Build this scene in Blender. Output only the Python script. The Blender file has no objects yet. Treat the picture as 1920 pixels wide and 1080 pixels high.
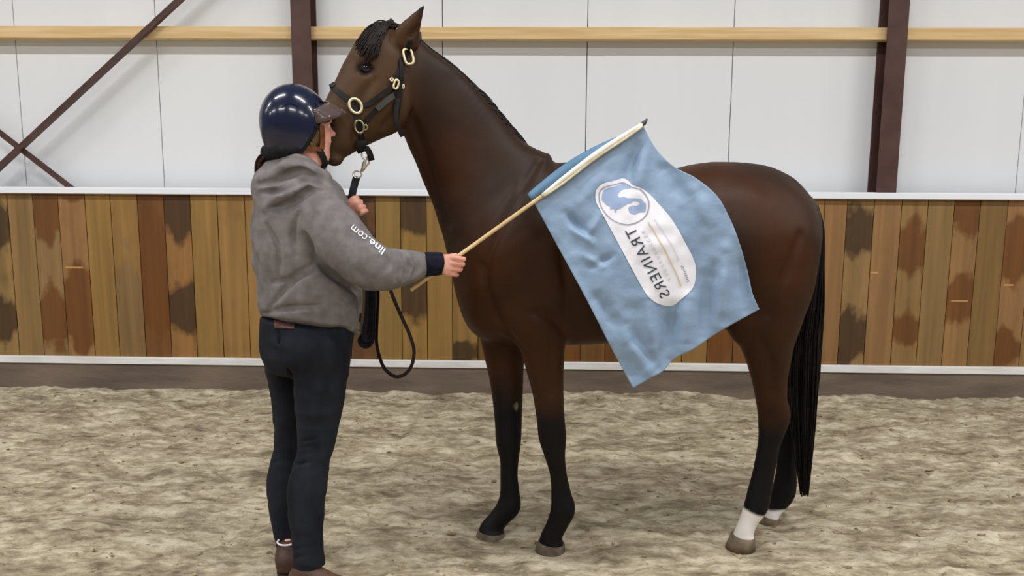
import bpy, bmesh, math, random
import numpy as np
from mathutils import Vector, Matrix
from mathutils.bvhtree import BVHTree
from mathutils.geometry import tessellate_polygon

random.seed(7)
rng = np.random.default_rng(7)
S = bpy.context.scene
COL = S.collection

# ------------------------------------------------------------------ camera
F_PX, HC = 1600.0, 1.45
PITCH, YAW, ROLL = math.radians(8.665), math.radians(-1.453), math.radians(0.327)
fw = np.array([math.sin(YAW) * math.cos(PITCH), math.cos(YAW) * math.cos(PITCH), -math.sin(PITCH)])
rt0 = np.array([math.cos(YAW), -math.sin(YAW), 0.0])
up0 = np.cross(rt0, fw)
rt = rt0 * math.cos(ROLL) + up0 * math.sin(ROLL)
up = -rt0 * math.sin(ROLL) + up0 * math.cos(ROLL)
cd = bpy.data.cameras.new('camera')
cam = bpy.data.objects.new('camera', cd)
COL.objects.link(cam)
M = Matrix.Identity(4)
for i in range(3):
    M[i][0], M[i][1], M[i][2] = rt[i], up[i], -fw[i]
M[2][3] = HC
cam.matrix_world = M
cd.sensor_width = 36.0
cd.lens = 36.0 * F_PX / 1920.0
cd.clip_start = 0.05
S.camera = cam

# ------------------------------------------------------------------ world, lamps, exposure
W = bpy.data.worlds.new('hall_light')
S.world = W
W.use_nodes = True
bg = W.node_tree.nodes['Background']
bg.inputs[0].default_value = (0.93, 0.96, 1.0, 1)
bg.inputs[1].default_value = 0.24
LAMP_ROWS = [(1.9, 4.8, 94.0), (-2.3, 4.8, 116.0)]
for (ly, lz, pw) in LAMP_ROWS:
    for lx in (-9.6, -6.0, -2.4, 1.2, 4.8, 8.4):
        ld = bpy.data.lights.new('tube_light', 'AREA')
        ld.shape = 'RECTANGLE'
        ld.size, ld.size_y = 2.0, 0.16
        ld.energy = pw
        ld.color = (1.0, 0.985, 0.965)
        lo = bpy.data.objects.new('tube_light', ld)
        lo.location = (lx, ly, lz)
        COL.objects.link(lo)
S.view_settings.view_transform = 'Standard'
S.view_settings.look = 'None'
S.view_settings.exposure = -0.07
S.view_settings.gamma = 1.0
S.view_settings.use_curve_mapping = False
S.render.film_transparent = False


# ------------------------------------------------------------------ geometry helpers
def P(x, y, Y):
    d = fw + rt * (x - 960) / F_PX - up * (y - 540) / F_PX
    t = Y / d[1]
    return d * t + np.array([0, 0, HC])


def unit(v):
    v = np.asarray(v, float)
    n = np.linalg.norm(v)
    return v / n if n > 1e-12 else v


def srgb(r, g, b):
    def f(c):
        c /= 255.0
        return c / 12.92 if c <= 0.04045 else ((c + 0.055) / 1.055) ** 2.4
    return (f(r), f(g), f(b))


def noise3(p, seed=0):
    """value noise in [0,1], p (...,3)"""
    p = np.asarray(p, float)
    i = np.floor(p).astype(np.int64)
    f = p - i
    f = f * f * (3 - 2 * f)

    def h(ix, iy, iz):
        n = (ix * 374761393 + iy * 668265263 + iz * 2147483647 * 3 + seed * 974711) & 0xFFFFFFFF
        n = ((n ^ (n >> 13)) * 1274126177) & 0xFFFFFFFF
        n = n ^ (n >> 16)
        return (n & 0xFFFF) / 65535.0
    r = 0
    for dx in (0, 1):
        for dy in (0, 1):
            for dz in (0, 1):
                w = (f[..., 0] if dx else 1 - f[..., 0]) * (f[..., 1] if dy else 1 - f[..., 1]) * (f[..., 2] if dz else 1 - f[..., 2])
                r = r + w * h(i[..., 0] + dx, i[..., 1] + dy, i[..., 2] + dz)
    return r


def mesh_obj(name, verts, faces, mat=None, parent=None, smooth=True):
    me = bpy.data.meshes.new(name)
    me.from_pydata([tuple(v) for v in verts], [], [tuple(f) for f in faces])
    me.update()
    if smooth:
        me.polygons.foreach_set('use_smooth', [True] * len(me.polygons))
    if mat:
        me.materials.append(mat)
    o = bpy.data.objects.new(name, me)
    COL.objects.link(o)
    if parent is not None:
        par(o, parent)
    return o


def par(o, parent):
    o.parent = parent
    o.matrix_parent_inverse = Matrix.Translation(parent.location).inverted() if parent.parent is None and parent.type == 'EMPTY' else Matrix.Identity(4)


def empty(name, loc):
    o = bpy.data.objects.new(name, None)
    o.empty_display_size = 0.1
    o.location = tuple(loc)
    COL.objects.link(o)
    return o


def tag(o, label, cat, group=None):
    o['label'] = label
    o['category'] = cat
    if group:
        o['group'] = group
    return o


def struct(o):
    o['kind'] = 'structure'
    return o


def box_geo(x0, x1, y0, y1, z0, z1, bev=0.0):
    bm = bmesh.new()
    bmesh.ops.create_cube(bm, size=1.0)
    for v in bm.verts:
        v.co = Vector(((x0 + x1) / 2 + v.co.x * (x1 - x0), (y0 + y1) / 2 + v.co.y * (y1 - y0), (z0 + z1) / 2 + v.co.z * (z1 - z0)))
    if bev:
        bmesh.ops.bevel(bm, geom=bm.edges[:], offset=bev, segments=1, affect='EDGES', profile=0.5)
    return bm


def bm_obj(name, bm, mat, parent=None, smooth=False):
    me = bpy.data.meshes.new(name)
    bm.to_mesh(me)
    bm.free()
    if smooth:
        me.polygons.foreach_set('use_smooth', [True] * len(me.polygons))
    if mat:
        me.materials.append(mat)
    o = bpy.data.objects.new(name, me)
    COL.objects.link(o)
    if parent is not None:
        par(o, parent)
    return o


def catmull(pts, n):
    """pts (k,d) -> smooth resample with n steps per span"""
    pts = np.asarray(pts, float)
    if len(pts) == 2:
        t = np.linspace(0, 1, n + 1)[:, None]
        return pts[0] * (1 - t) + pts[1] * t
    e = np.vstack([2 * pts[0] - pts[1], pts, 2 * pts[-1] - pts[-2]])
    out = []
    for i in range(1, len(e) - 2):
        p0, p1, p2, p3 = e[i - 1], e[i], e[i + 1], e[i + 2]
        for j in range(n):
            t = j / n
            out.append(0.5 * ((2 * p1) + (-p0 + p2) * t + (2 * p0 - 5 * p1 + 4 * p2 - p3) * t * t + (-p0 + 3 * p1 - 3 * p2 + p3) * t ** 3))
    out.append(pts[-1])
    return np.array(out)


def tube_geo(path, radius, seg=8, closed=False, flat=None, hint=(0, 1, 0)):
    """tube/ribbon along path. radius scalar or list; flat=(half_w, half_t): rectangular strap, half_t along hint-ish normal"""
    path = np.asarray(path, float)
    n = len(path)
    verts, faces = [], []
    hint = np.asarray(hint, float)
    prev = None
    for i in range(n):
        if closed:
            t = unit(path[(i + 1) % n] - path[i - 1])
        else:
            t = unit(path[min(i + 1, n - 1)] - path[max(i - 1, 0)])
        hh = hint[i] if hint.ndim == 2 else (hint if prev is None else prev)
        b = hh - t * (hh @ t)
        if np.linalg.norm(b) < 1e-6:
            b = np.array([1.0, 0, 0]) - t * t[0]
        b = unit(b)
        prev = b
        a = np.cross(t, b)
        if flat:
            hw, ht = flat
            for (u, v) in ((-1, -1), (1, -1), (1, 1), (-1, 1)):
                verts.append(path[i] + a * hw * u + b * ht * v)
        else:
            r = radius[i] if hasattr(radius, '__len__') else radius
            for k in range(seg):
                q = 2 * math.pi * k / seg
                verts.append(path[i] + (a * math.cos(q) + b * math.sin(q)) * r)
    m = 4 if flat else seg
    for i in range(n if closed else n - 1):
        j = (i + 1) % n
        for k in range(m):
            k2 = (k + 1) % m
            faces.append((i * m + k, i * m + k2, j * m + k2, j * m + k))
    if not closed:
        faces.append(tuple(range(m))[::-1])
        faces.append(tuple((n - 1) * m + k for k in range(m)))
    return verts, faces


def merge(*geos):
    V, Fc = [], []
    for v, f in geos:
        o = len(V)
        V += list(v)
        Fc += [tuple(i + o for i in q) for q in f]
    return V, Fc


# ------------------------------------------------------------------ signed distance modelling
class Field:
    def __init__(s, lo, hi, h):
        s.lo, s.h = np.array(lo, float), h
        s.n = np.ceil((np.array(hi) - s.lo) / h).astype(int) + 1
        s.F = np.full(s.n, 1.0, np.float32)

    def sub(s, lo, hi):
        a = np.clip(np.floor((lo - s.lo) / s.h).astype(int), 0, s.n)
        b = np.clip(np.ceil((hi - s.lo) / s.h).astype(int) + 1, 0, s.n)
        return a, b

    def grid(s, a, b):
        return [(s.lo[i] + s.h * np.arange(a[i], b[i])).astype(np.float32) for i in range(3)]

    def combine(s, a, b, D, k, op):
        sl = tuple(slice(a[i], b[i]) for i in range(3))
        A = s.F[sl]
        if op == 'add':
            hh = np.maximum(k - np.abs(A - D), 0) / k
            s.F[sl] = np.minimum(A, D) - hh * hh * k * 0.25
        else:
            D = -D
            hh = np.maximum(k - np.abs(A - D), 0) / k
            s.F[sl] = np.maximum(A, D) + hh * hh * k * 0.25

    def chain(s, st, k=0.02, n=5, op='add', caps=(None, None)):
        """st: list of (c, A(vec half axis), bdir, rb)"""
        rows = np.array([np.concatenate([q[0], q[1], q[2], [q[3]]]) for q in st])
        R = catmull(rows, n) if len(rows) > 1 else np.vstack([rows, rows])
        c, A, B, rb = R[:, :3], R[:, 3:6], R[:, 6:9], np.maximum(R[:, 9], 1e-3)
        ra = np.maximum(np.linalg.norm(A, axis=1), 1e-3)
        a = A / ra[:, None]
        B = B - a * (B * a).sum(1)[:, None]
        B /= np.linalg.norm(B, axis=1)[:, None]
        rn = np.minimum(ra, rb).copy()
        arc = np.concatenate([[0], np.cumsum(np.linalg.norm(np.diff(c, axis=0), axis=1))])
        if caps[0]: rn = np.minimum(rn, caps[0] + arc)
        if caps[1]: rn = np.minimum(rn, caps[1] + arc[-1] - arc)
        ext = np.maximum(np.maximum(ra, rb), rn) + k + 2 * s.h
        lo, hi = (c - ext[:, None]).min(0), (c + ext[:, None]).max(0)
        ga, gb = s.sub(lo, hi)
        if (gb - ga <= 0).any():
            return
        T = np.full(gb - ga, 1.0, np.float32)
        for i in range(len(c) - 1):
            e2 = max(ext[i], ext[i + 1])
            l2, h2 = np.minimum(c[i], c[i + 1]) - e2, np.maximum(c[i], c[i + 1]) + e2
            a2, b2 = s.sub(l2, h2)
            a2, b2 = np.maximum(a2, ga), np.minimum(b2, gb)
            if (b2 - a2 <= 0).any():
                continue
            X, Y, Z = s.grid(a2, b2)
            X, Y, Z = X[:, None, None], Y[None, :, None], Z[None, None, :]
            e = c[i + 1] - c[i]
            L2 = max(float(e @ e), 1e-12)
            t = np.clip(((X - c[i, 0]) * (e[0] / L2) + (Y - c[i, 1]) * (e[1] / L2)) + (Z - c[i, 2]) * (e[2] / L2), 0, 1).astype(np.float32)
            qx, qy, qz = X - (c[i, 0] + t * np.float32(e[0])), Y - (c[i, 1] + t * np.float32(e[1])), Z - (c[i, 2] + t * np.float32(e[2]))
            am, bmv = unit(a[i] + a[i + 1]), unit(B[i] + B[i + 1])
            bmv = unit(bmv - am * (am @ bmv))
            nm = np.cross(am, bmv)
            f32 = np.float32
            pa = qx * f32(am[0]) + qy * f32(am[1]) + qz * f32(am[2])
            pb = qx * f32(bmv[0]) + qy * f32(bmv[1]) + qz * f32(bmv[2])
            pn = qx * f32(nm[0]) + qy * f32(nm[1]) + qz * f32(nm[2])
            pa /= f32(ra[i]) + t * f32(ra[i + 1] - ra[i])
            pb /= f32(rb[i]) + t * f32(rb[i + 1] - rb[i])
            pn /= f32(rn[i]) + t * f32(rn[i + 1] - rn[i])
            ff = np.sqrt(pa * pa + pb * pb + pn * pn)
            np.maximum(ff, f32(1e-3), out=ff)
            g = np.sqrt(qx * qx + qy * qy + qz * qz)
            D = g * (1 - 1 / ff)
            sl = tuple(slice(a2[j] - ga[j], b2[j] - ga[j]) for j in range(3))
            T[sl] = np.minimum(T[sl], D)
        s.combine(ga, gb, T, k, op)

    def round(s, pts, radii, k=0.01, n=4, op='add'):
        st = []
        pts = [np.asarray(p, float) for p in pts]
        for i, p in enumerate(pts):
            d = unit(pts[min(i + 1, len(pts) - 1)] - pts[max(i - 1, 0)])
            ax = np.array([0, 0, 1.0]) if abs(d[2]) < 0.8 else np.array([1.0, 0, 0])
            b = unit(np.cross(d, ax))
            a = np.cross(b, d)
            st.append((p, a * radii[i], b, radii[i]))
        # fixed frame keeps it round
        s.chain(st, k, n, op)

    def ell(s, c, axes, k=0.02, op='add'):
        """axes: three orthogonal half-axis vectors"""
        c = np.asarray(c, float)
        A = [np.asarray(v, float) for v in axes]
        r = [np.linalg.norm(v) for v in A]
        e = np.sqrt(sum(v * v for v in A)) + k + 2 * s.h
        a, b = s.sub(c - e, c + e)
        if (b - a <= 0).any():
            return
        X, Y, Z = s.grid(a, b)
        X, Y, Z = X[:, None, None] - c[0], Y[None, :, None] - c[1], Z[None, None, :] - c[2]
        ff = 0
        for v, rr in zip(A, r):
            ff = ff + ((X * v[0] + Y * v[1] + Z * v[2]) / rr ** 2) ** 2
        ff = np.maximum(np.sqrt(ff), 1e-3)
        g = np.sqrt(X * X + Y * Y + Z * Z)
        s.combine(a, b, (g * (1 - 1 / ff)).astype(np.float32), k, op)

    def mesh(s, smooth=2):
        Fv = s.F
        Fv[Fv == 0] = 1e-6
        ins = Fv < 0
        nx, ny, nz = Fv.shape
        cnt = np.zeros((nx - 1, ny - 1, nz - 1), np.int8)
        for dx in (0, 1):
            for dy in (0, 1):
                for dz in (0, 1):
                    cnt += ins[dx:nx - 1 + dx, dy:ny - 1 + dy, dz:nz - 1 + dz]
        act = np.argwhere((cnt > 0) & (cnt < 8))
        idx = np.full(cnt.shape, -1, np.int32)
        idx[act[:, 0], act[:, 1], act[:, 2]] = np.arange(len(act))
        acc = np.zeros((len(act), 3))
        num = np.zeros(len(act))
        cs = [(i, j, k) for i in (0, 1) for j in (0, 1) for k in (0, 1)]
        val = {q: Fv[act[:, 0] + q[0], act[:, 1] + q[1], act[:, 2] + q[2]] for q in cs}
        for q in cs:
            for ax in range(3):
                if q[ax] == 0:
                    r = list(q); r[ax] = 1; r = tuple(r)
                    f0, f1 = val[q], val[r]
                    m = (f0 < 0) != (f1 < 0)
                    t = np.where(m, f0 / np.where(m, f0 - f1, 1), 0)
                    p = np.tile(np.array(q, float), (len(act), 1))
                    p[:, ax] = t
                    acc += p * m[:, None]
                    num += m
        V = s.lo + (act + acc / num[:, None]) * s.h
        faces = []
        for ax in range(3):
            o1, o2 = (ax + 1) % 3, (ax + 2) % 3
            s0 = [slice(None)] * 3
            s1 = [slice(None)] * 3
            s0[ax], s1[ax] = slice(0, -1), slice(1, None)
            A, Bv = ins[tuple(s0)], ins[tuple(s1)]
            ch = np.argwhere(A != Bv)
            ok = (ch[:, o1] > 0) & (ch[:, o2] > 0) & (ch[:, o1] < Fv.shape[o1] - 1) & (ch[:, o2] < Fv.shape[o2] - 1)
            ch = ch[ok]
            flip = A[ch[:, 0], ch[:, 1], ch[:, 2]]

            def cell(d1, d2):
                c = ch.copy()
                c[:, o1] -= d1
                c[:, o2] -= d2
                return idx[c[:, 0], c[:, 1], c[:, 2]]
            q = np.stack([cell(1, 1), cell(0, 1), cell(0, 0), cell(1, 0)], 1)
            q[~flip] = q[~flip][:, ::-1]
            faces.append(q)
        Fc = np.concatenate(faces)
        Fc = Fc[(Fc >= 0).all(1)]
        e = np.concatenate([Fc[:, [0, 1]], Fc[:, [1, 2]], Fc[:, [2, 3]], Fc[:, [3, 0]]])
        deg = np.bincount(e.ravel(), minlength=len(V)).astype(float)
        for it in range(smooth):
            lam = 0.5
            Sx = np.zeros_like(V)
            for d in range(3):
                Sx[:, d] = np.bincount(e[:, 0], V[e[:, 1], d], len(V)) + np.bincount(e[:, 1], V[e[:, 0], d], len(V))
            V = V + lam * (Sx / np.maximum(deg, 1)[:, None] - V)
        return V, Fc


def normals(V, Fc):
    n = np.cross(V[Fc[:, 2]] - V[Fc[:, 0]], V[Fc[:, 3]] - V[Fc[:, 1]])
    N = np.zeros_like(V)
    for d in range(3):
        for k in range(4):
            N[:, d] += np.bincount(Fc[:, k], n[:, d], len(V))
    return N / np.maximum(np.linalg.norm(N, axis=1), 1e-12)[:, None]


def st(p1, p2, Y, rb, b=(0, 1, 0)):
    """station from a pair of outline points at depth Y with half depth rb"""
    a, c = P(p1[0], p1[1], Y), P(p2[0], p2[1], Y)
    return ((a + c) / 2, (a - c) / 2, np.asarray(b, float), rb)


def net_obj(name, VF, mat, parent):
    V, Fc = VF
    me = bpy.data.meshes.new(name)
    me.vertices.add(len(V))
    me.vertices.foreach_set('co', V.astype(np.float32).ravel())
    me.loops.add(Fc.size)
    me.loops.foreach_set('vertex_index', Fc.astype(np.int32).ravel())
    me.polygons.add(len(Fc))
    me.polygons.foreach_set('loop_start', np.arange(0, Fc.size, 4, dtype=np.int32))
    me.update(calc_edges=True)
    me.validate()
    me.polygons.foreach_set('use_smooth', [True] * len(me.polygons))
    if mat:
        me.materials.append(mat)
    o = bpy.data.objects.new(name, me)
    COL.objects.link(o)
    if parent is not None:
        par(o, parent)
    return o


def bvh_of(VF):
    V, Fc = VF
    return BVHTree.FromPolygons([tuple(v) for v in V], [tuple(int(i) for i in f) for f in Fc])


def cast(bvh, x, y, fallbackY=3.0, off=0.0):
    d = unit(fw + rt * (x - 960) / F_PX - up * (y - 540) / F_PX)
    hit, nor, _, _ = bvh.ray_cast(Vector((0, 0, HC)), Vector(d))
    if hit is None:
        p = Vector(P(x, y, fallbackY))
        hit, nor, _, _ = bvh.find_nearest(p)
    hit, nor = np.array(hit), np.array(nor)
    if nor @ d > 0:
        nor = -nor
    return hit + nor * off, nor


# ------------------------------------------------------------------ materials
def new_mat(name, base=(0.5, 0.5, 0.5), rough=0.6, spec=0.5, metal=0.0):
    m = bpy.data.materials.new(name)
    m.use_nodes = True
    b = m.node_tree.nodes['Principled BSDF']
    b.inputs['Base Color'].default_value = (*base, 1)
    b.inputs['Roughness'].default_value = rough
    b.inputs['Specular IOR Level'].default_value = spec
    b.inputs['Metallic'].default_value = metal
    return m


def nodes(m):
    t = m.node_tree
    return t.nodes, t.links, t.nodes['Principled BSDF']


def mottled(name, c1, c2, scale=8.0, rough=0.6, spec=0.4, metal=0.0, bump=0.0, bscale=60.0, stretch=(1, 1, 1), detail=5.0, lo=0.35, hi=0.65, bdist=0.01):
    m = new_mat(name, c1, rough, spec, metal)
    N, L, B = nodes(m)
    tc = N.new('ShaderNodeTexCoord')
    mp = N.new('ShaderNodeMapping')
    mp.inputs['Scale'].default_value = stretch
    L.new(tc.outputs['Object'], mp.inputs['Vector'])
    nz = N.new('ShaderNodeTexNoise')
    nz.inputs['Scale'].default_value = scale
    nz.inputs['Detail'].default_value = detail
    L.new(mp.outputs['Vector'], nz.inputs['Vector'])
    cr = N.new('ShaderNodeValToRGB')
    cr.color_ramp.elements[0].position = lo
    cr.color_ramp.elements[0].color = (*c1, 1)
    cr.color_ramp.elements[1].position = hi
    cr.color_ramp.elements[1].color = (*c2, 1)
    L.new(nz.outputs['Fac'], cr.inputs['Fac'])
    L.new(cr.outputs['Color'], B.inputs['Base Color'])
    if bump:
        n2 = N.new('ShaderNodeTexNoise')
        n2.inputs['Scale'].default_value = bscale
        n2.inputs['Detail'].default_value = 4.0
        L.new(mp.outputs['Vector'], n2.inputs['Vector'])
        bp = N.new('ShaderNodeBump')
        bp.inputs['Strength'].default_value = bump
        bp.inputs['Distance'].default_value = bdist
        L.new(n2.outputs['Fac'], bp.inputs['Height'])
        L.new(bp.outputs['Normal'], B.inputs['Normal'])
    return m


MAT = {}
MAT['panel'] = mottled('white_wall_panel', (0.725, 0.74, 0.765), (0.765, 0.778, 0.80), 0.7, 0.5, 0.3, stretch=(3, 1, 0.3))
MAT['steel'] = mottled('brown_painted_steel', srgb(84, 58, 52), srgb(70, 46, 42), 6, 0.5, 0.35)
MAT['timber'] = mottled('pale_timber', srgb(226, 196, 148), srgb(205, 172, 122), 3.0, 0.65, 0.25, stretch=(0.7, 6, 14), detail=6)
MAT['white_trim'] = mottled('white_painted_metal', (0.80, 0.83, 0.90), (0.86, 0.88, 0.93), 2.0, 0.4, 0.4)
MAT['white_strip'] = mottled('white_strip_paint', (0.80, 0.80, 0.80), (0.68, 0.67, 0.65), 6.0, 0.5, 0.3, stretch=(1, 1, 5))
MAT['base'] = mottled('dark_base_board', srgb(98, 86, 76), srgb(128, 112, 98), 2.2, 0.7, 0.25, bump=0.25, bscale=50, stretch=(0.8, 1, 4), lo=0.35, hi=0.7)


def wood_mat():
    m = new_mat('reclaimed_wood', rough=0.55, spec=0.35)
    N, L, B = nodes(m)

    def attr(n):
        a = N.new('ShaderNodeAttribute')
        a.attribute_type = 'OBJECT'
        a.attribute_name = n
        return a
    A, C, D = attr('wood_tone'), attr('wood_stain'), attr('wood_seed')
    q1, q2 = attr('patch_one'), attr('patch_two')
    mk = attr('saw_mark')
    tc = N.new('ShaderNodeTexCoord')
    add = N.new('ShaderNodeVectorMath'); add.operation = 'ADD'
    L.new(tc.outputs['Object'], add.inputs[0]); L.new(D.outputs['Vector'], add.inputs[1])

    def noise(sc, stretch, det=5.0, dist=0.0):
        mp = N.new('ShaderNodeMapping'); mp.inputs['Scale'].default_value = stretch
        L.new(add.outputs[0], mp.inputs['Vector'])
        n = N.new('ShaderNodeTexNoise'); n.inputs['Scale'].default_value = sc; n.inputs['Detail'].default_value = det
        n.inputs['Distortion'].default_value = dist
        L.new(mp.outputs['Vector'], n.inputs['Vector'])
        return n.outputs['Fac']

    def math_(op, a, b=None, c=None, clamp=False):
        n = N.new('ShaderNodeMath'); n.operation = op; n.use_clamp = clamp
        for i, v in enumerate((a, b, c)):
            if v is None: continue
            if isinstance(v, (int, float)): n.inputs[i].default_value = v
            else: L.new(v, n.inputs[i])
        return n.outputs[0]
    grain = noise(26.0, (1.0, 1.0, 0.035), 6.0, 0.3)
    grain2 = noise(9.0, (1.0, 1.0, 0.08), 4.0, 0.8)
    blot = noise(11.0, (1.0, 1.0, 0.55), 3.0)
    sep = N.new('ShaderNodeSeparateXYZ'); L.new(tc.outputs['Object'], sep.inputs[0])
    z, x = sep.outputs['Z'], sep.outputs['X']

    def patch(a):
        s = N.new('ShaderNodeSeparateXYZ'); L.new(a.outputs['Vector'], s.inputs[0])
        d = math_('ABSOLUTE', math_('SUBTRACT', z, s.outputs['X']))
        dd = math_('DIVIDE', d, s.outputs['Y'])
        dx = math_('ABSOLUTE', math_('DIVIDE', math_('SUBTRACT', x, s.outputs['Z']), 0.085))
        r = math_('ADD', dd, math_('MULTIPLY', dx, 0.35))
        v = math_('SUBTRACT', math_('ADD', 1.12, math_('MULTIPLY', math_('SUBTRACT', blot, 0.5), 1.6)), r)
        return math_('MULTIPLY', v, 3.2, clamp=True)
    pt = math_('MAXIMUM', patch(q1), patch(q2))
    rnd = math_('MULTIPLY', math_('SUBTRACT', blot, 0.52), 4.0, clamp=True)
    pt = math_('MULTIPLY', math_('MAXIMUM', pt, math_('MULTIPLY', rnd, 0.4)), 0.88)
    mix = N.new('ShaderNodeMix'); mix.data_type = 'RGBA'
    L.new(pt, mix.inputs['Factor']); L.new(A.outputs['Color'], mix.inputs['A']); L.new(C.outputs['Color'], mix.inputs['B'])
    # grain multiply
    gr = math_('ADD', 0.22, math_('ADD', math_('MULTIPLY', grain, 0.80), math_('MULTIPLY', grain2, 0.52)))
    vm = N.new('ShaderNodeVectorMath'); vm.operation = 'SCALE'
    L.new(mix.outputs['Result'], vm.inputs[0]); L.new(gr, vm.inputs['Scale'])
    # saw mark: thin pale cut line
    s = N.new('ShaderNodeSeparateXYZ'); L.new(mk.outputs['Vector'], s.inputs[0])
    l1 = math_('LESS_THAN', math_('ABSOLUTE', math_('SUBTRACT', z, s.outputs['X'])), 0.005)
    l2 = math_('LESS_THAN', math_('ABSOLUTE', math_('SUBTRACT', x, s.outputs['Y'])), s.outputs['Z'])
    lm = math_('MULTIPLY', math_('MULTIPLY', l1, l2), 0.7)
    mx2 = N.new('ShaderNodeMix'); mx2.data_type = 'RGBA'
    L.new(lm, mx2.inputs['Factor']); L.new(vm.outputs[0], mx2.inputs['A']); mx2.inputs['B'].default_value = (*srgb(205, 160, 100), 1)
    L.new(mx2.outputs['Result'], B.inputs['Base Color'])
    bp = N.new('ShaderNodeBump'); bp.inputs['Strength'].default_value = 0.25; bp.inputs['Distance'].default_value = 0.004
    L.new(grain, bp.inputs['Height']); L.new(bp.outputs['Normal'], B.inputs['Normal'])
    return m


MAT['wood'] = wood_mat()


def sand_mat():
    m = new_mat('arena_sand', rough=0.95, spec=0.1)
    N, L, B = nodes(m)
    tc = N.new('ShaderNodeTexCoord')

    def nz(sc, det, stretch=(1, 1, 1), rough=0.5):
        mp = N.new('ShaderNodeMapping'); mp.inputs['Scale'].default_value = stretch
        L.new(tc.outputs['Object'], mp.inputs['Vector'])
        n = N.new('ShaderNodeTexNoise'); n.inputs['Scale'].default_value = sc; n.inputs['Detail'].default_value = det
        n.inputs['Roughness'].default_value = rough
        L.new(mp.outputs['Vector'], n.inputs['Vector'])
        return n.outputs['Fac']
    cr = N.new('ShaderNodeValToRGB')
    e = cr.color_ramp.elements
    e[0].position, e[0].color = 0.34, (*srgb(120, 108, 90), 1)
    e[1].position, e[1].color = 0.64, (*srgb(208, 198, 174), 1)
    x = e.new(0.47); x.color = (*srgb(163, 150, 126), 1)
    mf = N.new('ShaderNodeMix'); mf.data_type = 'FLOAT'; mf.inputs['Factor'].default_value = 0.5
    L.new(nz(4.5, 9, (0.7, 1.3, 1), 0.7), mf.inputs['A']); L.new(nz(15, 8, (0.55, 1.5, 1), 0.7), mf.inputs['B'])
    ms = N.new('ShaderNodeMapRange'); ms.inputs['From Min'].default_value = .34; ms.inputs['From Max'].default_value = .66
    ms.inputs['To Min'].default_value = .25; ms.inputs['To Max'].default_value = .75
    L.new(mf.outputs['Result'], ms.inputs['Value']); L.new(ms.outputs[0], cr.inputs['Fac'])
    cr2 = N.new('ShaderNodeValToRGB')
    cr2.color_ramp.elements[0].position, cr2.color_ramp.elements[0].color = 0.30, (0.62, 0.58, 0.53, 1)
    cr2.color_ramp.elements[1].position, cr2.color_ramp.elements[1].color = 0.50, (1, 1, 1, 1)
    L.new(nz(28, 5, (0.8, 1.2, 1), 0.6), cr2.inputs['Fac'])
    mx = N.new('ShaderNodeMix'); mx.data_type = 'RGBA'; mx.blend_type = 'MULTIPLY'; mx.inputs['Factor'].default_value = 0.8
    L.new(cr.outputs['Color'], mx.inputs['A']); L.new(cr2.outputs['Color'], mx.inputs['B'])
    L.new(mx.outputs['Result'], B.inputs['Base Color'])
    bp = N.new('ShaderNodeBump'); bp.inputs['Strength'].default_value = 0.6; bp.inputs['Distance'].default_value = 0.012
    L.new(nz(70, 6, (1, 1, 1), 0.65), bp.inputs['Height']); L.new(bp.outputs['Normal'], B.inputs['Normal'])
    return m


MAT['sand'] = sand_mat()
MAT['clod'] = mottled('damp_clod', srgb(118, 102, 82), srgb(176, 160, 130), 25, 0.95, 0.1)


def coat_mat():
    m = new_mat('bay_coat', rough=0.5, spec=0.17)
    N, L, B = nodes(m)
    a = N.new('ShaderNodeAttribute'); a.attribute_name = 'coat'
    tc = N.new('ShaderNodeTexCoord')
    n = N.new('ShaderNodeTexNoise'); n.inputs['Scale'].default_value = 9; n.inputs['Detail'].default_value = 6
    L.new(tc.outputs['Object'], n.inputs['Vector'])
    mr = N.new('ShaderNodeMapRange'); mr.inputs['To Min'].default_value = 0.72; mr.inputs['To Max'].default_value = 1.28
    L.new(n.outputs['Fac'], mr.inputs['Value'])
    vm = N.new('ShaderNodeVectorMath'); vm.operation = 'SCALE'
    L.new(a.outputs['Color'], vm.inputs[0]); L.new(mr.outputs[0], vm.inputs['Scale'])
    L.new(vm.outputs[0], B.inputs['Base Color'])
    n2 = N.new('ShaderNodeTexNoise'); n2.inputs['Scale'].default_value = 220; n2.inputs['Detail'].default_value = 3
    L.new(tc.outputs['Object'], n2.inputs['Vector'])
    bp = N.new('ShaderNodeBump'); bp.inputs['Strength'].default_value = 0.12; bp.inputs['Distance'].default_value = 0.003
    L.new(n2.outputs['Fac'], bp.inputs['Height']); L.new(bp.outputs['Normal'], B.inputs['Normal'])
    return m


MAT['coat'] = coat_mat()
MAT['hair_black'] = mottled('black_horsehair', (0.004, 0.003, 0.003), (0.010, 0.007, 0.006), 60, 0.6, 0.18)
MAT['mane'] = mottled('dark_mane', (0.010, 0.007, 0.006), (0.026, 0.019, 0.017), 60, 0.6, 0.25)
MAT['hoof'] = mottled('dusty_hoof', srgb(118, 104, 90), srgb(86, 74, 64), 25, 0.8, 0.2, bump=0.2, bscale=80)
MAT['hoof_pale'] = mottled('sandy_hoof', srgb(125, 110, 90), srgb(90, 78, 62), 25, 0.85, 0.2, bump=0.2, bscale=80)
MAT['eye'] = new_mat('dark_eye', (0.006, 0.005, 0.01), 0.08, 0.6)
MAT['leather'] = mottled('black_leather', (0.006, 0.005, 0.0045), (0.013, 0.010, 0.009), 40, 0.55, 0.22)
MAT['leather_shine'] = new_mat('shiny_worn_leather', (0.05, 0.05, 0.048), 0.3, 0.6)
MAT['brass'] = new_mat('polished_brass', (0.74, 0.62, 0.40), 0.38, 0.5, 0.6)
MAT['brass_dull'] = new_mat('dull_brass', (0.34, 0.29, 0.18), 0.35, 0.5, 0.8)
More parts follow.
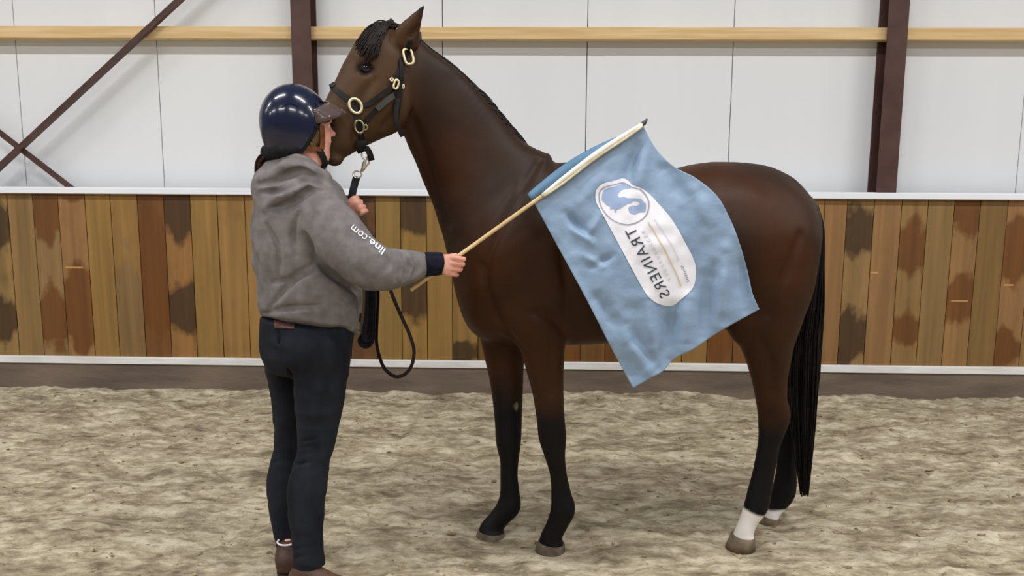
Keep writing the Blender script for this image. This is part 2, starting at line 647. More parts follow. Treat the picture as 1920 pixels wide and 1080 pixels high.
MAT['chrome'] = new_mat('nickel_snap', (0.78, 0.70, 0.62), 0.22, 0.5, 0.85)
MAT['webbing'] = mottled('black_webbing', (0.008, 0.008, 0.012), (0.016, 0.016, 0.022), 120, 0.7, 0.25)
MAT['webbing_edge'] = mottled('dark_maroon_webbing', (0.010, 0.0045, 0.0045), (0.018, 0.007, 0.007), 120, 0.7, 0.25)
MAT['skin'] = mottled('skin', srgb(222, 165, 146), srgb(205, 140, 122), 22, 0.5, 0.35)
MAT['hoodie'] = mottled('grey_sweatshirt_fabric', srgb(122, 117, 116), srgb(106, 101, 101), 30, 0.9, 0.15, bump=0.2, bscale=400, bdist=0.002)
MAT['cuff'] = mottled('navy_ribbed_cuff', (0.003, 0.0035, 0.010), (0.008, 0.009, 0.020), 60, 0.85, 0.2, bump=0.3, bscale=200, bdist=0.003)
MAT['scarf'] = mottled('black_padding', (0.005, 0.005, 0.006), (0.012, 0.012, 0.014), 60, 0.85, 0.2)
MAT['jeans'] = mottled('dark_denim', (0.006, 0.007, 0.012), (0.014, 0.016, 0.023), 14, 0.85, 0.2, bump=0.25, bscale=500, bdist=0.002, stretch=(1, 1, 0.4))
MAT['patch'] = mottled('brown_leather_patch', srgb(92, 58, 54), srgb(78, 48, 44), 20, 0.6, 0.3)
MAT['shoe'] = mottled('brown_shoe_leather', srgb(92, 64, 50), srgb(66, 46, 38), 14, 0.55, 0.35, bump=0.2, bscale=60)
MAT['sole'] = mottled('shoe_sole', srgb(60, 48, 40), srgb(45, 38, 32), 30, 0.8, 0.2)
MAT['sock'] = new_mat('pale_sock', (0.75, 0.66, 0.70), 0.9, 0.1)
MAT['helmet'] = new_mat('navy_helmet_gloss', (0.005, 0.008, 0.030), 0.2, 0.4)
MAT['helmet'].node_tree.nodes['Principled BSDF'].inputs['Coat Weight'].default_value = 0.35
MAT['helmet'].node_tree.nodes['Principled BSDF'].inputs['Coat Roughness'].default_value = 0.08
MAT['visor'] = new_mat('smoky_brown_visor', (0.16, 0.11, 0.10), 0.15, 0.55)
MAT['visor'].node_tree.nodes['Principled BSDF'].inputs['Transmission Weight'].default_value = 0.45
MAT['strap_brown'] = mottled('brown_leather_strap', srgb(112, 66, 30), srgb(84, 46, 22), 40, 0.55, 0.3)
MAT['person_hair'] = mottled('dark_blond_hair', srgb(110, 84, 48), srgb(58, 42, 24), 40, 0.6, 0.35, stretch=(1, 1, 0.25))
MAT['ponytail'] = mottled('auburn_hair', srgb(84, 50, 46), srgb(58, 34, 32), 40, 0.6, 0.35)
MAT['pole'] = mottled('pale_wood_pole', srgb(214, 186, 142), srgb(196, 164, 118), 20, 0.6, 0.3)
MAT['pole_tip'] = new_mat('dark_pole_tip', (0.05, 0.05, 0.06), 0.5)
MAT['cord'] = mottled('cream_cord', srgb(228, 214, 184), srgb(208, 190, 150), 30, 0.7, 0.2)
MAT['cord_white'] = mottled('white_sleeve', (0.83, 0.82, 0.78), (0.76, 0.74, 0.68), 30, 0.7, 0.2)


def cloth_mat():
    m = mottled('sky_blue_flag_cloth', srgb(134, 158, 186), srgb(144, 168, 196), 6, 0.45, 0.45, bump=0.5, bscale=26, bdist=0.006)
    N, L, B = nodes(m)
    t = N.new('ShaderNodeBsdfTranslucent'); t.inputs['Color'].default_value = (*srgb(128, 165, 200), 1)
    mx = N.new('ShaderNodeMixShader'); mx.inputs[0].default_value = 0.12
    out = N['Material Output']
    L.new(B.outputs[0], mx.inputs[1]); L.new(t.outputs[0], mx.inputs[2]); L.new(mx.outputs[0], out.inputs['Surface'])
    return m


MAT['cloth'] = cloth_mat()
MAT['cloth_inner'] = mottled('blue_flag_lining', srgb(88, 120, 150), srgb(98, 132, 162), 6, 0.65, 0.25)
MAT['print_white'] = new_mat('flag_white_print', (0.80, 0.79, 0.85), 0.6, 0.3)
MAT['print_dark'] = new_mat('flag_dark_print', (0.055, 0.06, 0.085), 0.6, 0.3)
MAT['print_grey'] = new_mat('flag_grey_print', (0.33, 0.33, 0.38), 0.6, 0.3)
MAT['print_faint'] = new_mat('flag_faint_print', (0.63, 0.63, 0.70), 0.6, 0.3)
MAT['print_blue'] = new_mat('flag_blue_print', srgb(152, 172, 206), 0.6, 0.3)
MAT['print_orange'] = new_mat('flag_orange_print', srgb(214, 194, 165), 0.6, 0.3)
MAT['letter_white'] = new_mat('white_sleeve_print', (0.85, 0.84, 0.86), 0.6, 0.3)

# ------------------------------------------------------------------ setting: sand floor
YK = 5.10      # face of the kickboard
YW = 5.31      # face of the wall panels


def axis(parts):
    out = []
    for a, b, s in parts:
        out.append(np.arange(a, b, s))
    return np.concatenate(out)


gx = axis([(-12, -3.6, 0.3), (-3.6, 3.4, 0.016), (3.4, 12.3, 0.3)])
gy = axis([(-8, 2.3, 0.25), (2.3, 5.26, 0.014)])
GX, GY = np.meshgrid(gx, gy, indexing='ij')


def sand_h(X, Y):
    p = np.stack([X, Y, np.zeros_like(X)], -1)
    v = (noise3(p * [2.2, 3.2, 1], 1) - 0.5) * 0.030
    v += (noise3(p * [7, 10, 1], 2) - 0.5) * 0.024
    r = 1 - np.abs(noise3(p * [13, 19, 1], 3) * 2 - 1)
    v += (r - 0.6) * 0.013
    v += (noise3(p * [30, 38, 1], 4) - 0.5) * 0.010
    v += np.clip(Y - 4.75, 0, 0.5) * 0.06
    v += np.clip(Y - 4.95, 0, 0.2) * 0.12 * (noise3(p * [6, 1, 1], 5) - 0.1)
    v -= 0.05 * np.clip((2.3 - Y) / 2, 0, 0.3)
    for (px_, py_, Yp, rr_) in ((1031, 1037, 3.03, .09), (918, 1016, 3.145, .09), (1388, 1027, 3.07, .09), (1440, 985, 3.32, .08), (590, 1100, 2.66, .14), (541, 1075, 2.83, .12)):
        c_ = P(px_, py_, Yp)
        w_ = np.exp(-(((X - c_[0]) ** 2 + (Y - Yp) ** 2) / rr_ ** 2) ** 2)
        v = v * (1 - w_) - .010 * w_
    return v


GZ = sand_h(GX, GY)
nxg, nyg = GX.shape
I = np.arange(nxg * nyg).reshape(nxg, nyg)
fl_faces = np.stack([I[:-1, :-1], I[1:, :-1], I[1:, 1:], I[:-1, 1:]], -1).reshape(-1, 4)
floor = net_obj('floor', (np.stack([GX, GY, GZ], -1).reshape(-1, 3), fl_faces), MAT['sand'], None)
struct(floor)

# clods of damp sand
ico = bmesh.new()
bmesh.ops.create_icosphere(ico, subdivisions=1, radius=1.0)
iv = np.array([v.co[:] for v in ico.verts]); ifc = [tuple(v.index for v in f.verts) for f in ico.faces]
ico.free()
cv, cf = [], []
NCL = 3600
cx = rng.uniform(-3.4, 3.2, NCL); cy = 2.45 + 2.6 * rng.random(NCL)
ch = sand_h(cx, cy)
for i in range(NCL):
    r = 0.0025 + 0.007 * rng.random() ** 4
    v = iv * (r * rng.uniform(0.6, 1.7, 3) * [1.4, 1.0, 0.55]) * (1 + 0.40 * rng.standard_normal((len(iv), 1)))
    o = len(cv)
    cv += list(v + [cx[i], cy[i], ch[i] + r * 0.15])
    cf += [tuple(k + o for k in f) for f in ifc]
cl = mesh_obj('sand_clods', cv, cf, MAT['clod'], floor, smooth=False)
cl['kind'] = 'stuff'

# ------------------------------------------------------------------ back wall of insulated panels
wall = struct(bm_obj('wall_back', box_geo(-9.5, 9.5, YW + 0.07, YW + 0.14, -0.2, 5.2), MAT['panel']))
seams = [P(x, 200, YW)[0] for x in (39, 300, 831, 1100, 1370, 1907)]
pitch = (seams[4] - seams[1]) / 4.0
xs = seams[1] + pitch * np.arange(-8, 13)
for i in range(len(xs) - 1):
    bm_obj('wall_panel', box_geo(xs[i] + 0.0022, xs[i + 1] - 0.0022, YW, YW + 0.069, -0.1, 5.2, 0.002), MAT['panel'], wall)

# steel columns (H section: two flanges and a web)
def column(xc, label):
    r = empty('steel_column', (xc, YK + 0.13, 0))
    tag(r, label, 'column', 'brown steel columns')
    w, y0, y1 = 0.058, YK + 0.06, YW - 0.004
    bm_obj('flange', box_geo(xc - w, xc + w, y0, y0 + 0.010, 0, 5.2, 0.001), MAT['steel'], r)
    bm_obj('flange', box_geo(xc - w, xc + w, y1 - 0.010, y1, 0, 5.2, 0.001), MAT['steel'], r)
    bm_obj('web', box_geo(xc - 0.006, xc + 0.006, y0 + 0.0101, y1 - 0.0101, 0, 5.2), MAT['steel'], r)
    return r


XC1 = (P(547, 60, YK + 0.06)[0] + P(581, 60, YK + 0.06)[0]) / 2
XC2 = (P(1658, 200, YK + 0.06)[0] + P(1689, 200, YK + 0.06)[0]) / 2
column(XC1, 'dark brown steel column rising behind the rider\'s helmet')
column(XC2, 'dark brown steel column above the board wall behind the horse\'s rump')

# timber rails between the columns
zt0, zt1 = P(960, 73, YK + 0.10)[2], P(960, 50, YK + 0.10)[2]


def rail(x0, x1, label):
    o = bm_obj('timber_rail', box_geo(x0, x1, YK + 0.105, YW - 0.002, zt0, zt1, 0.003), MAT['timber'])
    tag(o, label, 'beam', 'pale timber rails on the wall')


rail(-9.0, XC1 - 0.0075, 'pale timber rail on the white wall left of the helmet, crossed by a diagonal brace')
rail(XC1 + 0.0075, XC2 - 0.0075, 'long pale timber rail on the white wall between the two steel columns')
rail(XC2 + 0.0075, 9.0, 'pale timber rail at the right edge, right of the far steel column')


def brace(p0, p1, Yb, hw, lip, label):
    a, b = P(*p0, Yb), P(*p1, Yb)
    d = unit(b - a)
    nrm = np.cross(d, [0, 1, 0])
    if nrm[2] > 0: nrm = -nrm
    pr = [(-hw, -.004), (hw - .006, -.004), (hw - .006, -.004 - lip), (hw, -.004 - lip), (hw, .004), (-hw, .004)]
    vs = [q + nrm * u + np.array([0, 1, 0]) * v for q in (a, b) for u, v in pr]
    m = len(pr)
    fs = [(k, (k + 1) % m, m + (k + 1) % m, m + k) for k in range(m)] + [tuple(range(m))[::-1], tuple(range(m, 2 * m))]
    o = mesh_obj('diagonal_brace', vs, fs, MAT['steel'], None, smooth=False)
    tag(o, label, 'brace', 'crossed steel braces')
    return o


brace((-430, 712), (536, -185), YK + 0.088, 0.021, .03, 'long brown steel brace climbing right across the timber rail and the white wall')
brace((-500, -138), (164, 376), YK + 0.098, 0.017, .0004, 'short brown steel brace descending behind the longer one at the left edge')

# ------------------------------------------------------------------ board wall (kickboard)
zk0, zk1 = P(960, 690, YK)[2], P(960, 357, YK)[2]
top = bm_obj('trim_1', box_geo(-9, 9, YK - 0.035, YK + 0.115, zk1 - 0.036, zk1, 0.003), MAT['white_trim'])
struct(top)
bot = bm_obj('trim_2', box_geo(-9, 9, YK - 0.022, YK + 0.05, zk0, zk0 + 0.044, 0.003), MAT['white_strip'])
struct(bot)
basebd = struct(bm_obj('baseboard_back', box_geo(-9, 9, YK - 0.012, YK + 0.05, -0.15, zk0 - 0.0005, 0.004), MAT['base']))

kick = empty('board_wall', (0, YK + 0.02, 0))
tag(kick, 'low wall of upright reclaimed wooden boards between two white rails behind the horse', 'board wall')
TAN, OCH, RED, DRK, OLV, GRY = srgb(148, 113, 71), srgb(149, 114, 62), srgb(116, 78, 38), srgb(74, 50, 32), srgb(130, 102, 58), srgb(132, 104, 66)
RST, DST = srgb(110, 66, 24), srgb(64, 43, 25)
ed = [-30, 23, 70, 117, 167, 214, 264, 313, 362, 412, 463, 511, 560, 608, 655, 705, 752, 800, 848, 896, 945, 994, 1043, 1091, 1138, 1187, 1236, 1284, 1332, 1381, 1434, 1487, 1540, 1582, 1632, 1683, 1732, 1781, 1829, 1880, 1929]


def zy(y):
    return P(960, y, YK)[2]


def pa(y0, y1, dx=0.0):
    a, b = zy(y1), zy(y0)
    return ((a + b) / 2, (b - a) / 2, dx)


spec = {0: (TAN, DST, pa(375, 490), pa(560, 660)), 1: (TAN, OLV), 2: (TAN, RST, pa(350, 475), pa(535, 675)), 3: (TAN, RST, pa(345, 385), pa(485, 680)),
        4: (OCH, OLV), 5: (OCH, GRY, pa(470, 690)), 6: (RED, RST, pa(360, 680)), 7: (OCH, DST, pa(335, 472), pa(530, 640)), 8: (OCH, OLV), 9: (OCH, RED), 10: (OCH, OLV),
        11: (TAN, RED), 12: (OCH, RED), 13: (TAN, RST), 14: (srgb(104, 70, 40), DST, pa(360, 660)), 15: (OCH, OLV), 16: (OCH, DST, pa(350, 450), pa(470, 620)), 17: (OCH, OLV), 18: (OCH, DST, pa(635, 690, -0.04)),
        19: (RED, RST), 20: (TAN, RST), 21: (TAN, RED), 22: (RED, RST, pa(600, 690)), 23: (RED, TAN), 24: (RED, RST, pa(560, 700)), 25: (TAN, RST), 26: (OCH, RED), 27: (OCH, RST),
        28: (RED, RST, pa(500, 700)), 29: (RED, RST), 30: (TAN, RST), 31: (TAN, RED), 32: (TAN, OCH), 33: (TAN, DST, pa(375, 480), pa(560, 690, -0.04)), 34: (TAN, OLV), 35: (TAN, RST, pa(405, 520), pa(575, 640)), 36: (TAN, OCH),
        37: (TAN, RST, pa(340, 440), pa(500, 610)), 38: (OLV, GRY), 39: (TAN, RST, pa(400, 540), pa(600, 690, -0.04))}
marks = {3: (509, -0.01, 0.055), 37: (556, 0, 0.05), 39: (526, -0.03, 0.028), 34: (505, -0.055, 0.022), 18: (400, 0, 0.0)}
eX = [P(x, 500, YK)[0] for x in ed]
wpl = (eX[-1] - eX[0]) / (len(eX) - 1)
planks = [(eX[i], eX[i + 1], spec.get(i)) for i in range(len(eX) - 1)]
x = eX[0]
k = 0
pal = [(TAN, RST), (OCH, OLV), (RED, RST), (OCH, DST), (TAN, OCH), (OLV, GRY)]
while x > -8.9:
    planks.append((x - wpl, x, pal[k % 6])); x -= wpl; k += 5
x = eX[-1]
while x < 8.9:
    planks.append((x, x + wpl, pal[k % 6])); x += wpl; k += 5
plank_mesh = bpy.data.meshes.new('plank')
b_ = box_geo(-0.5, 0.5, -0.5, 0.5, 0, 1, 0.0)
b_.to_mesh(plank_mesh); b_.free()
mesh_cache = {}
for i, (x0, x1, sp) in enumerate(planks):
    w = round((x1 - x0 - 0.0035), 3)
    if w not in mesh_cache:
        me = bpy.data.meshes.new('plank')
        b_ = box_geo(-w / 2, w / 2, 0.0, 0.03, zk0 + 0.03, zk1 - 0.02, 0.0022)
        b_.to_mesh(me); b_.free()
        me.materials.append(MAT['wood'])
        mesh_cache[w] = me
    o = bpy.data.objects.new('plank', mesh_cache[w])
    o.location = ((x0 + x1) / 2, YK + 0.004 * random.random(), 0)
    COL.objects.link(o)
    par(o, kick)
    tone = [c * random.uniform(0.92, 1.08) for c in sp[0]]
    o['wood_tone'] = tone
    o['wood_stain'] = list(sp[1])
    o['wood_seed'] = [random.uniform(0, 40), random.uniform(0, 40), random.uniform(0, 40)]
    none = [-9.0, 0.01, 0.0]
    o['patch_one'] = list(sp[2]) if len(sp) > 2 else none
    o['patch_two'] = list(sp[3]) if len(sp) > 3 else none
    mkv = marks.get(i)
    o['saw_mark'] = [zy(mkv[0]), mkv[1], mkv[2]] if mkv and i < 40 else [-9.0, 0.0, 0.0]

# ------------------------------------------------------------------ the horse
horse = empty('horse', (0.40, 3.12, 0))
tag(horse, 'bay horse in profile with black lower legs, facing the rider and wearing a halter', 'horse')
YC = 3.13
lo = np.minimum(P(560, 0, 2.7), P(560, 1060, 2.75)); hi = P(1600, 0, 3.5)
HF = Field([P(590, 300, 2.95)[0] - 0.05, 2.72, -0.06], [P(1570, 300, 3.3)[0] + 0.05, 3.55, P(795, 5, 3.2)[2] + 0.05], 0.007)
# trunk
trunk = [((858, 480), (882, 590), YC, .11), ((890, 400), (905, 630), YC, .17), ((960, 320), (965, 645), YC, .225), ((1060, 305), (1062, 646), YC + .01, .24),
         ((1160, 322), (1160, 640), YC + .02, .265), ((1260, 318), (1255, 630), YC + .03, .275), ((1340, 304), (1335, 612), YC + .04, .27),
         ((1410, 309), (1405, 590), YC + .05, .255), ((1467, 331), (1460, 565), YC + .055, .225), ((1514, 364), (1508, 520), YC + .06, .155)]
HF.chain([st(*q) for q in trunk], 0.03, 5, caps=(0.02, 0.03))
# neck
neck = [((790, 78), (748, 222), YC - .02, .062), ((806, 92), (762, 250), YC - .02, .068), ((850, 126), (778, 292), YC - .01, .075), ((899, 173), (801, 348), YC, .085),
        ((944, 226), (823, 402), YC, .10), ((984, 268), (847, 466), YC, .13), ((1040, 294), (880, 550), YC, .16)]
HF.chain([st(*q) for q in neck], 0.05, 5, caps=(None, 0.03))
# head (turned a little towards the camera)
HB = np.array([-0.27, 0.963, 0.0])
head_px = [((742, 58), (770, 180), 3.09, .075), ((699, 50), (753, 238), 3.06, .088), ((661, 98), (736, 250), 3.035, .085), ((636, 146), (706, 264), 3.01, .070),
           ((613, 188), (681, 276), 2.99, .058), ((602, 228), (655, 291), 2.97, .054), ((599, 260), (622, 303), 2.955, .043)]
head = [st(*q, b=HB) for q in head_px]
HF.chain(head, 0.03, 6, caps=(0.05, 0.03))


def horse_ell(px, py, Y, r, k, op='add', ang=0.0):
    c = P(px, py, Y)
    ca, sa = math.cos(ang), math.sin(ang)
    HF.ell(c, [np.array([ca, 0, sa]) * r[0], np.array([0, 1, 0]) * r[1], np.array([-sa, 0, ca]) * r[2]], k, op)


# cheek, brow, facial crest, chin, nostril
horse_ell(728, 200, 3.015, (.075, .035, .085), .03)
horse_ell(686, 114, 2.992, (.045, .022, .022), .02, ang=-0.5)
horse_ell(684, 131, 2.962, (.026, .016, .018), .012, 'sub')
horse_ell(660, 180, 2.965, (.012, .012, .07), .02, ang=-0.7)
horse_ell(628, 300, 2.95, (.028, .032, .022), .015)
horse_ell(608, 250, 2.905, (.014, .012, .022), .012, 'sub')
HF.round([P(604, 288, 2.90), P(640, 283, 2.915)], [.004, .003], .006, op='sub')
# ears
near_ear = [((733, 74), (786, 90), 3.02, .024), ((744, 53), (787, 66), 3.015, .026), ((762, 37), (791, 43), 3.01, .020), ((780, 21), (795, 25), 3.005, .012), ((792, 9), (797, 11), 3.0, .005)]
HF.chain([st(*q, b=HB) for q in near_ear], 0.015, 5)
far_ear = [((716, 74), (746, 72), 3.14, .018), ((722, 50), (742, 53), 3.15, .015), ((727, 38), (740, 40), 3.155, .009)]
HF.chain([st(*q, b=HB) for q in far_ear], 0.012, 4)
HF.ell(P(782, 50, 2.985), [np.array([.006, -.002, -.006]), np.array([.004, .016, .0]), np.array([.016, -.004, .045])], .006, 'sub')
# shoulder, chest and haunch muscle
horse_ell(950, 470, 2.985, (.085, .075, .22), .06, ang=-0.35)
horse_ell(985, 590, 2.985, (.09, .06, .10), .05)
horse_ell(898, 556, 3.04, (.045, .08, .10), .04)
horse_ell(1400, 450, 3.02, (.115, .10, .17), .06, ang=0.3)
horse_ell(1395, 600, 3.01, (.06, .06, .08), .05)
# legs
NF = [((955, 560), (1070, 560), 3.02, .085), ((966, 615), (1062, 610), 3.01, .075), ((984, 682), (1058, 680), 3.01, .058), ((998, 735), (1057, 735), 3.01, .047), ((1006, 785), (1059, 785), 3.015, .042),
      ((1010, 822), (1062, 818), 3.02, .041), ((1021, 855), (1060, 853), 3.02, .033), ((1031, 890), (1063, 888), 3.025, .028), ((1033, 928), (1071, 924), 3.03, .029), ((1032, 958), (1079, 954), 3.03, .037),
      ((1024, 985), (1066, 981), 3.03, .033), ((1013, 1009), (1054, 1004), 3.03, .036), ((1009, 1020), (1058, 1021), 3.03, .044)]
FF = [((885, 560), (990, 560), 3.22, .08), ((897, 615), (992, 620), 3.21, .075), ((908, 665), (984, 670), 3.20, .058), ((920, 725), (981, 725), 3.19, .048), ((927, 785), (979, 785), 3.18, .042),
      ((930, 830), (977, 830), 3.175, .040), ((937, 862), (973, 860), 3.17, .032), ((938, 895), (971, 893), 3.165, .028), ((937, 928), (975, 926), 3.16, .030), ((929, 952), (976, 952), 3.155, .036),
      ((914, 972), (956, 974), 3.15, .033), ((899, 990), (944, 990), 3.145, .036), ((897, 999), (946, 1000), 3.14, .044)]
NH = [((1362, 470), (1530, 440), 3.07, .135), ((1358, 550), (1526, 500), 3.05, .135), ((1373, 615), (1505, 560), 3.045, .11), ((1392, 660), (1488, 618), 3.04, .085), ((1407, 705), (1478, 690), 3.05, .062),
      ((1417, 748), (1476, 748), 3.06, .048), ((1421, 785), (1482, 778), 3.07, .044), ((1421, 830), (1464, 832), 3.07, .034), ((1412, 880), (1453, 884), 3.07, .029), ((1402, 918), (1447, 923), 3.07, .030),
      ((1395, 947), (1440, 953), 3.07, .036), ((1386, 976), (1421, 978), 3.07, .031), ((1377, 1000), (1413, 997), 3.07, .036), ((1372, 1008), (1415, 1010), 3.07, .043)]
FH = [((1370, 480), (1510, 450), 3.30, .14), ((1385, 590), (1498, 550), 3.32, .10), ((1418, 670), (1486, 660), 3.33, .07), ((1442, 735), (1500, 740), 3.34, .048), ((1452, 785), (1506, 775), 3.34, .044),
      ((1457, 830), (1497, 830), 3.34, .034), ((1456, 875), (1494, 875), 3.335, .029), ((1450, 908), (1494, 910), 3.33, .032), ((1444, 932), (1489, 930), 3.33, .036), ((1438, 952), (1470, 952), 3.325, .031),
      ((1430, 964), (1459, 967), 3.32, .036), ((1427, 969), (1461, 974), 3.32, .042)]
for L_ in (NF, FF, NH, FH):
    HF.chain([st(*q) for q in L_], 0.04, 5, caps=(0.02 if L_ in (NF, FF) else 0.13, 0.01))
# shallow grooves of the near side: jugular groove, shoulder edge, forearm, flank, cheek and rib lines
hv0 = HF.mesh(1)
hb_ = bvh_of(hv0)
for pts, rr in (([(770, 215), (792, 280), (815, 350), (842, 420)], .010), ([(1012, 300), (965, 380), (925, 460), (908, 520)], .007), ([(905, 500), (918, 560), (945, 615), (985, 660)], .011),
                ([(1000, 585), (1040, 600), (1060, 625)], .009), ([(1050, 470), (1062, 540), (1060, 610)], .008), ([(1365, 600), (1372, 540), (1362, 480)], .010), ([(1500, 440), (1470, 520), (1440, 590)], .007),
                ([(1430, 640), (1446, 690), (1448, 735)], .006), ([(1035, 650), (1030, 700), (1034, 740)], .005), ([(722, 235), (742, 205), (748, 160)], .008), ([(700, 150), (680, 180), (668, 210)], .006)):
    pth = [cast(hb_, x_, y_, 3.0)[0] for x_, y_ in catmull(pts, 5)]
    n_ = len(pth)
    HF.round(pth, [rr * (.3 + .7 * math.sin(math.pi * (i + .5) / n_)) for i in range(n_)], .028, 1, 'sub')
HV, HFc = HF.mesh(2)
HN = normals(HV, HFc)
if (HN * (HV - HV.mean(0))).sum() < 0:
    HFc = HFc[:, ::-1]; HN = -HN
# faint muscle / skin unevenness
HV = HV + HN * ((noise3(HV * 14, 3) - 0.5) * 0.006 * np.clip((HV[:, 2] - 0.55) * 3, 0, 1))[:, None]
hbody = net_obj('body', (HV, HFc), MAT['coat'], horse)
hbvh = bvh_of((HV, HFc))


def smooth(e0, e1, x):
    t = np.clip((x - e0) / (e1 - e0), 0, 1)
    return t * t * (3 - 2 * t)


X, Y, Z = HV.T
BRN, RDB, BLK, FACE, WHT = np.array(srgb(44, 28, 17)), np.array(srgb(60, 32, 13)), np.array((0.0045, 0.0038, 0.0042)), np.array(srgb(76, 54, 33)), np.array((0.80, 0.75, 0.71))
big = noise3(HV * [3.5, 3.5, 3.5], 11)
col = BRN + (RDB - BRN) * smooth(.35, .75, big + 0.25 * smooth(1.2, .8, Z) - 0.05)[:, None]
# back a touch darker, face more olive, underside darker
face = smooth(P(800, 0, 3)[0], P(730, 0, 3)[0], X) * smooth(1.35, 1.45, Z)
col += (FACE - col) * (face * 0.75)[:, None]
muz = smooth(P(650, 0, 3)[0], P(610, 0, 3)[0], X) * smooth(1.62, 1.52, Z) * smooth(1.3, 1.4, Z)
col += (np.array(srgb(70, 52, 38)) - col) * (muz * 0.7)[:, None]
wob = (noise3(HV * 16, 9) - .5)
leg = np.where(X < 0.5, smooth(.64, .46, Z + wob * .1), smooth(.56, .44, Z + wob * .08))
# hocks and thigh front stay brown
col += (BLK - col) * leg[:, None]
nearh = (X > 0.6) & (Y < 3.2)
farh = (X > 0.6) & (Y >= 3.2)
zs = P(1400, 956, 3.07)[2]
sock = np.where(nearh, smooth(zs + .008, zs - .008, Z + wob * .03 + (X - P(1405, 956, 3.07)[0]) * 0.45), 0)
zf = P(1455, 955, 3.32)[2]
sock = np.where(farh, smooth(zf + .006, zf - .006, Z + wob * .03), sock)
col += (WHT - col) * sock[:, None]
eart = smooth(P(0, 32, 3.0)[2], P(0, 15, 3.0)[2], Z)
col += (BLK - col) * (eart * 0.85)[:, None]
# small pale scar on the far foreleg's forearm
sp_, _ = cast(hbvh, 968, 762, 3.18)
d2 = ((HV - sp_) * [1.6, .6, .8])
col += (np.array(srgb(150, 140, 110)) - col) * (smooth(.016, .008, np.linalg.norm(d2, axis=1)) * .5)[:, None]
de = np.linalg.norm((HV - cast(hbvh, 685, 129, 2.97)[0]) * [.8, 1, 1.1], axis=1)
col += (BLK - col) * (smooth(.038, .018, de) * .8)[:, None]
ca = hbody.data.color_attributes.new('coat', 'FLOAT_COLOR', 'POINT')
ca.data.foreach_set('color', np.hstack([np.clip(col, 0, 1), np.ones((len(col), 1))]).astype(np.float32).ravel())

# eye
ec, en = cast(hbvh, 685, 129, 2.97)
bm = bmesh.new(); bmesh.ops.create_uvsphere(bm, u_segments=20, v_segments=12, radius=0.0215)
for v in bm.verts:
    v.co = Vector(ec - en * 0.013) + Vector((v.co.x * 1.25, v.co.y, v.co.z))
bm_obj('eye', bm, MAT['eye'], horse, True)
# hooves


def hoof(top_px, bot_px, Y, hw, mat, sink=0.01):
    t0, t1 = P(*top_px[0], Y), P(*top_px[1], Y)
    b0, b1 = P(*bot_px[0], Y), P(*bot_px[1], Y)
    rings = []
    for f, sc in ((0.0, .93), (0.02, 1.0), (.5, 1.0), (1.0, 1.0), (1.0, .5)):
        a, b = t0 * (1 - f) + b0 * f, t1 * (1 - f) + b1 * f
        c, h = (a + b) / 2, (b - a) / 2 * sc
        w = hw * (1 + .12 * f) * sc
        rings.append([c + h * math.cos(q) + np.array([0, 1, 0]) * w * math.sin(q) for q in np.linspace(0, 2 * math.pi, 24, endpoint=False)])
    vs = [p for r in rings for p in r]
    fs = []
    for r in range(len(rings) - 1):
        for k in range(24):
            fs.append((r * 24 + k, r * 24 + (k + 1) % 24, (r + 1) * 24 + (k + 1) % 24, (r + 1) * 24 + k))
    fs.append(tuple(range(24))[::-1])
    n = len(rings) - 1
    fs.append(tuple(n * 24 + k for k in range(24)))
    mesh_obj('hoof', vs, fs, mat, horse)


hoof(((1009, 1014), (1059, 1020)), ((1001, 1036), (1060, 1040)), 3.03, .050, MAT['hoof'])
hoof(((896, 993), (946, 997)), ((889, 1014), (947, 1018)), 3.145, .050, MAT['hoof'])
hoof(((1371, 1001), (1415, 1006)), ((1360, 1026), (1416, 1028)), 3.07, .048, MAT['hoof_pale'])
hoof(((1427, 964), (1461, 970)), ((1417, 984), (1463, 986)), 3.32, .046, MAT['hoof_pale'])


def strands(name, lines, r0, r1, mat, parent, seg=3):
    geos = []
    for ln in lines:
        n = len(ln)
        rr = [r0 * (1 - i / (n - 1)) + r1 * i / (n - 1) for i in range(n)]
        geos.append(tube_geo(ln, rr, seg))
    v, f = merge(*geos)
    return mesh_obj(name, v, f, mat, parent)


# tail: dock core plus several hundred locks of hair
lines = []
R0 = random.Random(3)
cen_path = [(1529, 385), (1540, 430), (1532, 500), (1518, 570), (1509, 640), (1507, 720), (1506, 800), (1507, 870), (1508, 920)]
wid = [3, 4, 13, 27, 32, 30, 25, 17, 9]
for i in range(640):
    u = R0.uniform(-1, 1); v = R0.uniform(-1, 1)
    n_end = R0.choice([5, 6, 6, 7, 7, 7, 8, 8]) if abs(u) < .9 else R0.choice([3, 4, 5])
    pts = []
    for j in range(n_end + 1):
        cx_, cy_ = cen_path[j]
        sgn = u * wid[j] + R0.uniform(-1.2, 1.2) * (j > 2)
        Yd = 3.20 + v * .052 * min(1, (j + .6) / 3.5) * (1 - .5 * max(0, j - 5) / 3) - (.0 if j > 1 else -.01)
        yy = cy_ + (R0.uniform(-22, 12) if j == n_end else 0)
        pts.append(P(cx_ + sgn, yy, Yd))
    lines.append(catmull(pts, 3))
tail = strands('tail', lines, .0052, .0014, MAT['hair_black'], horse)
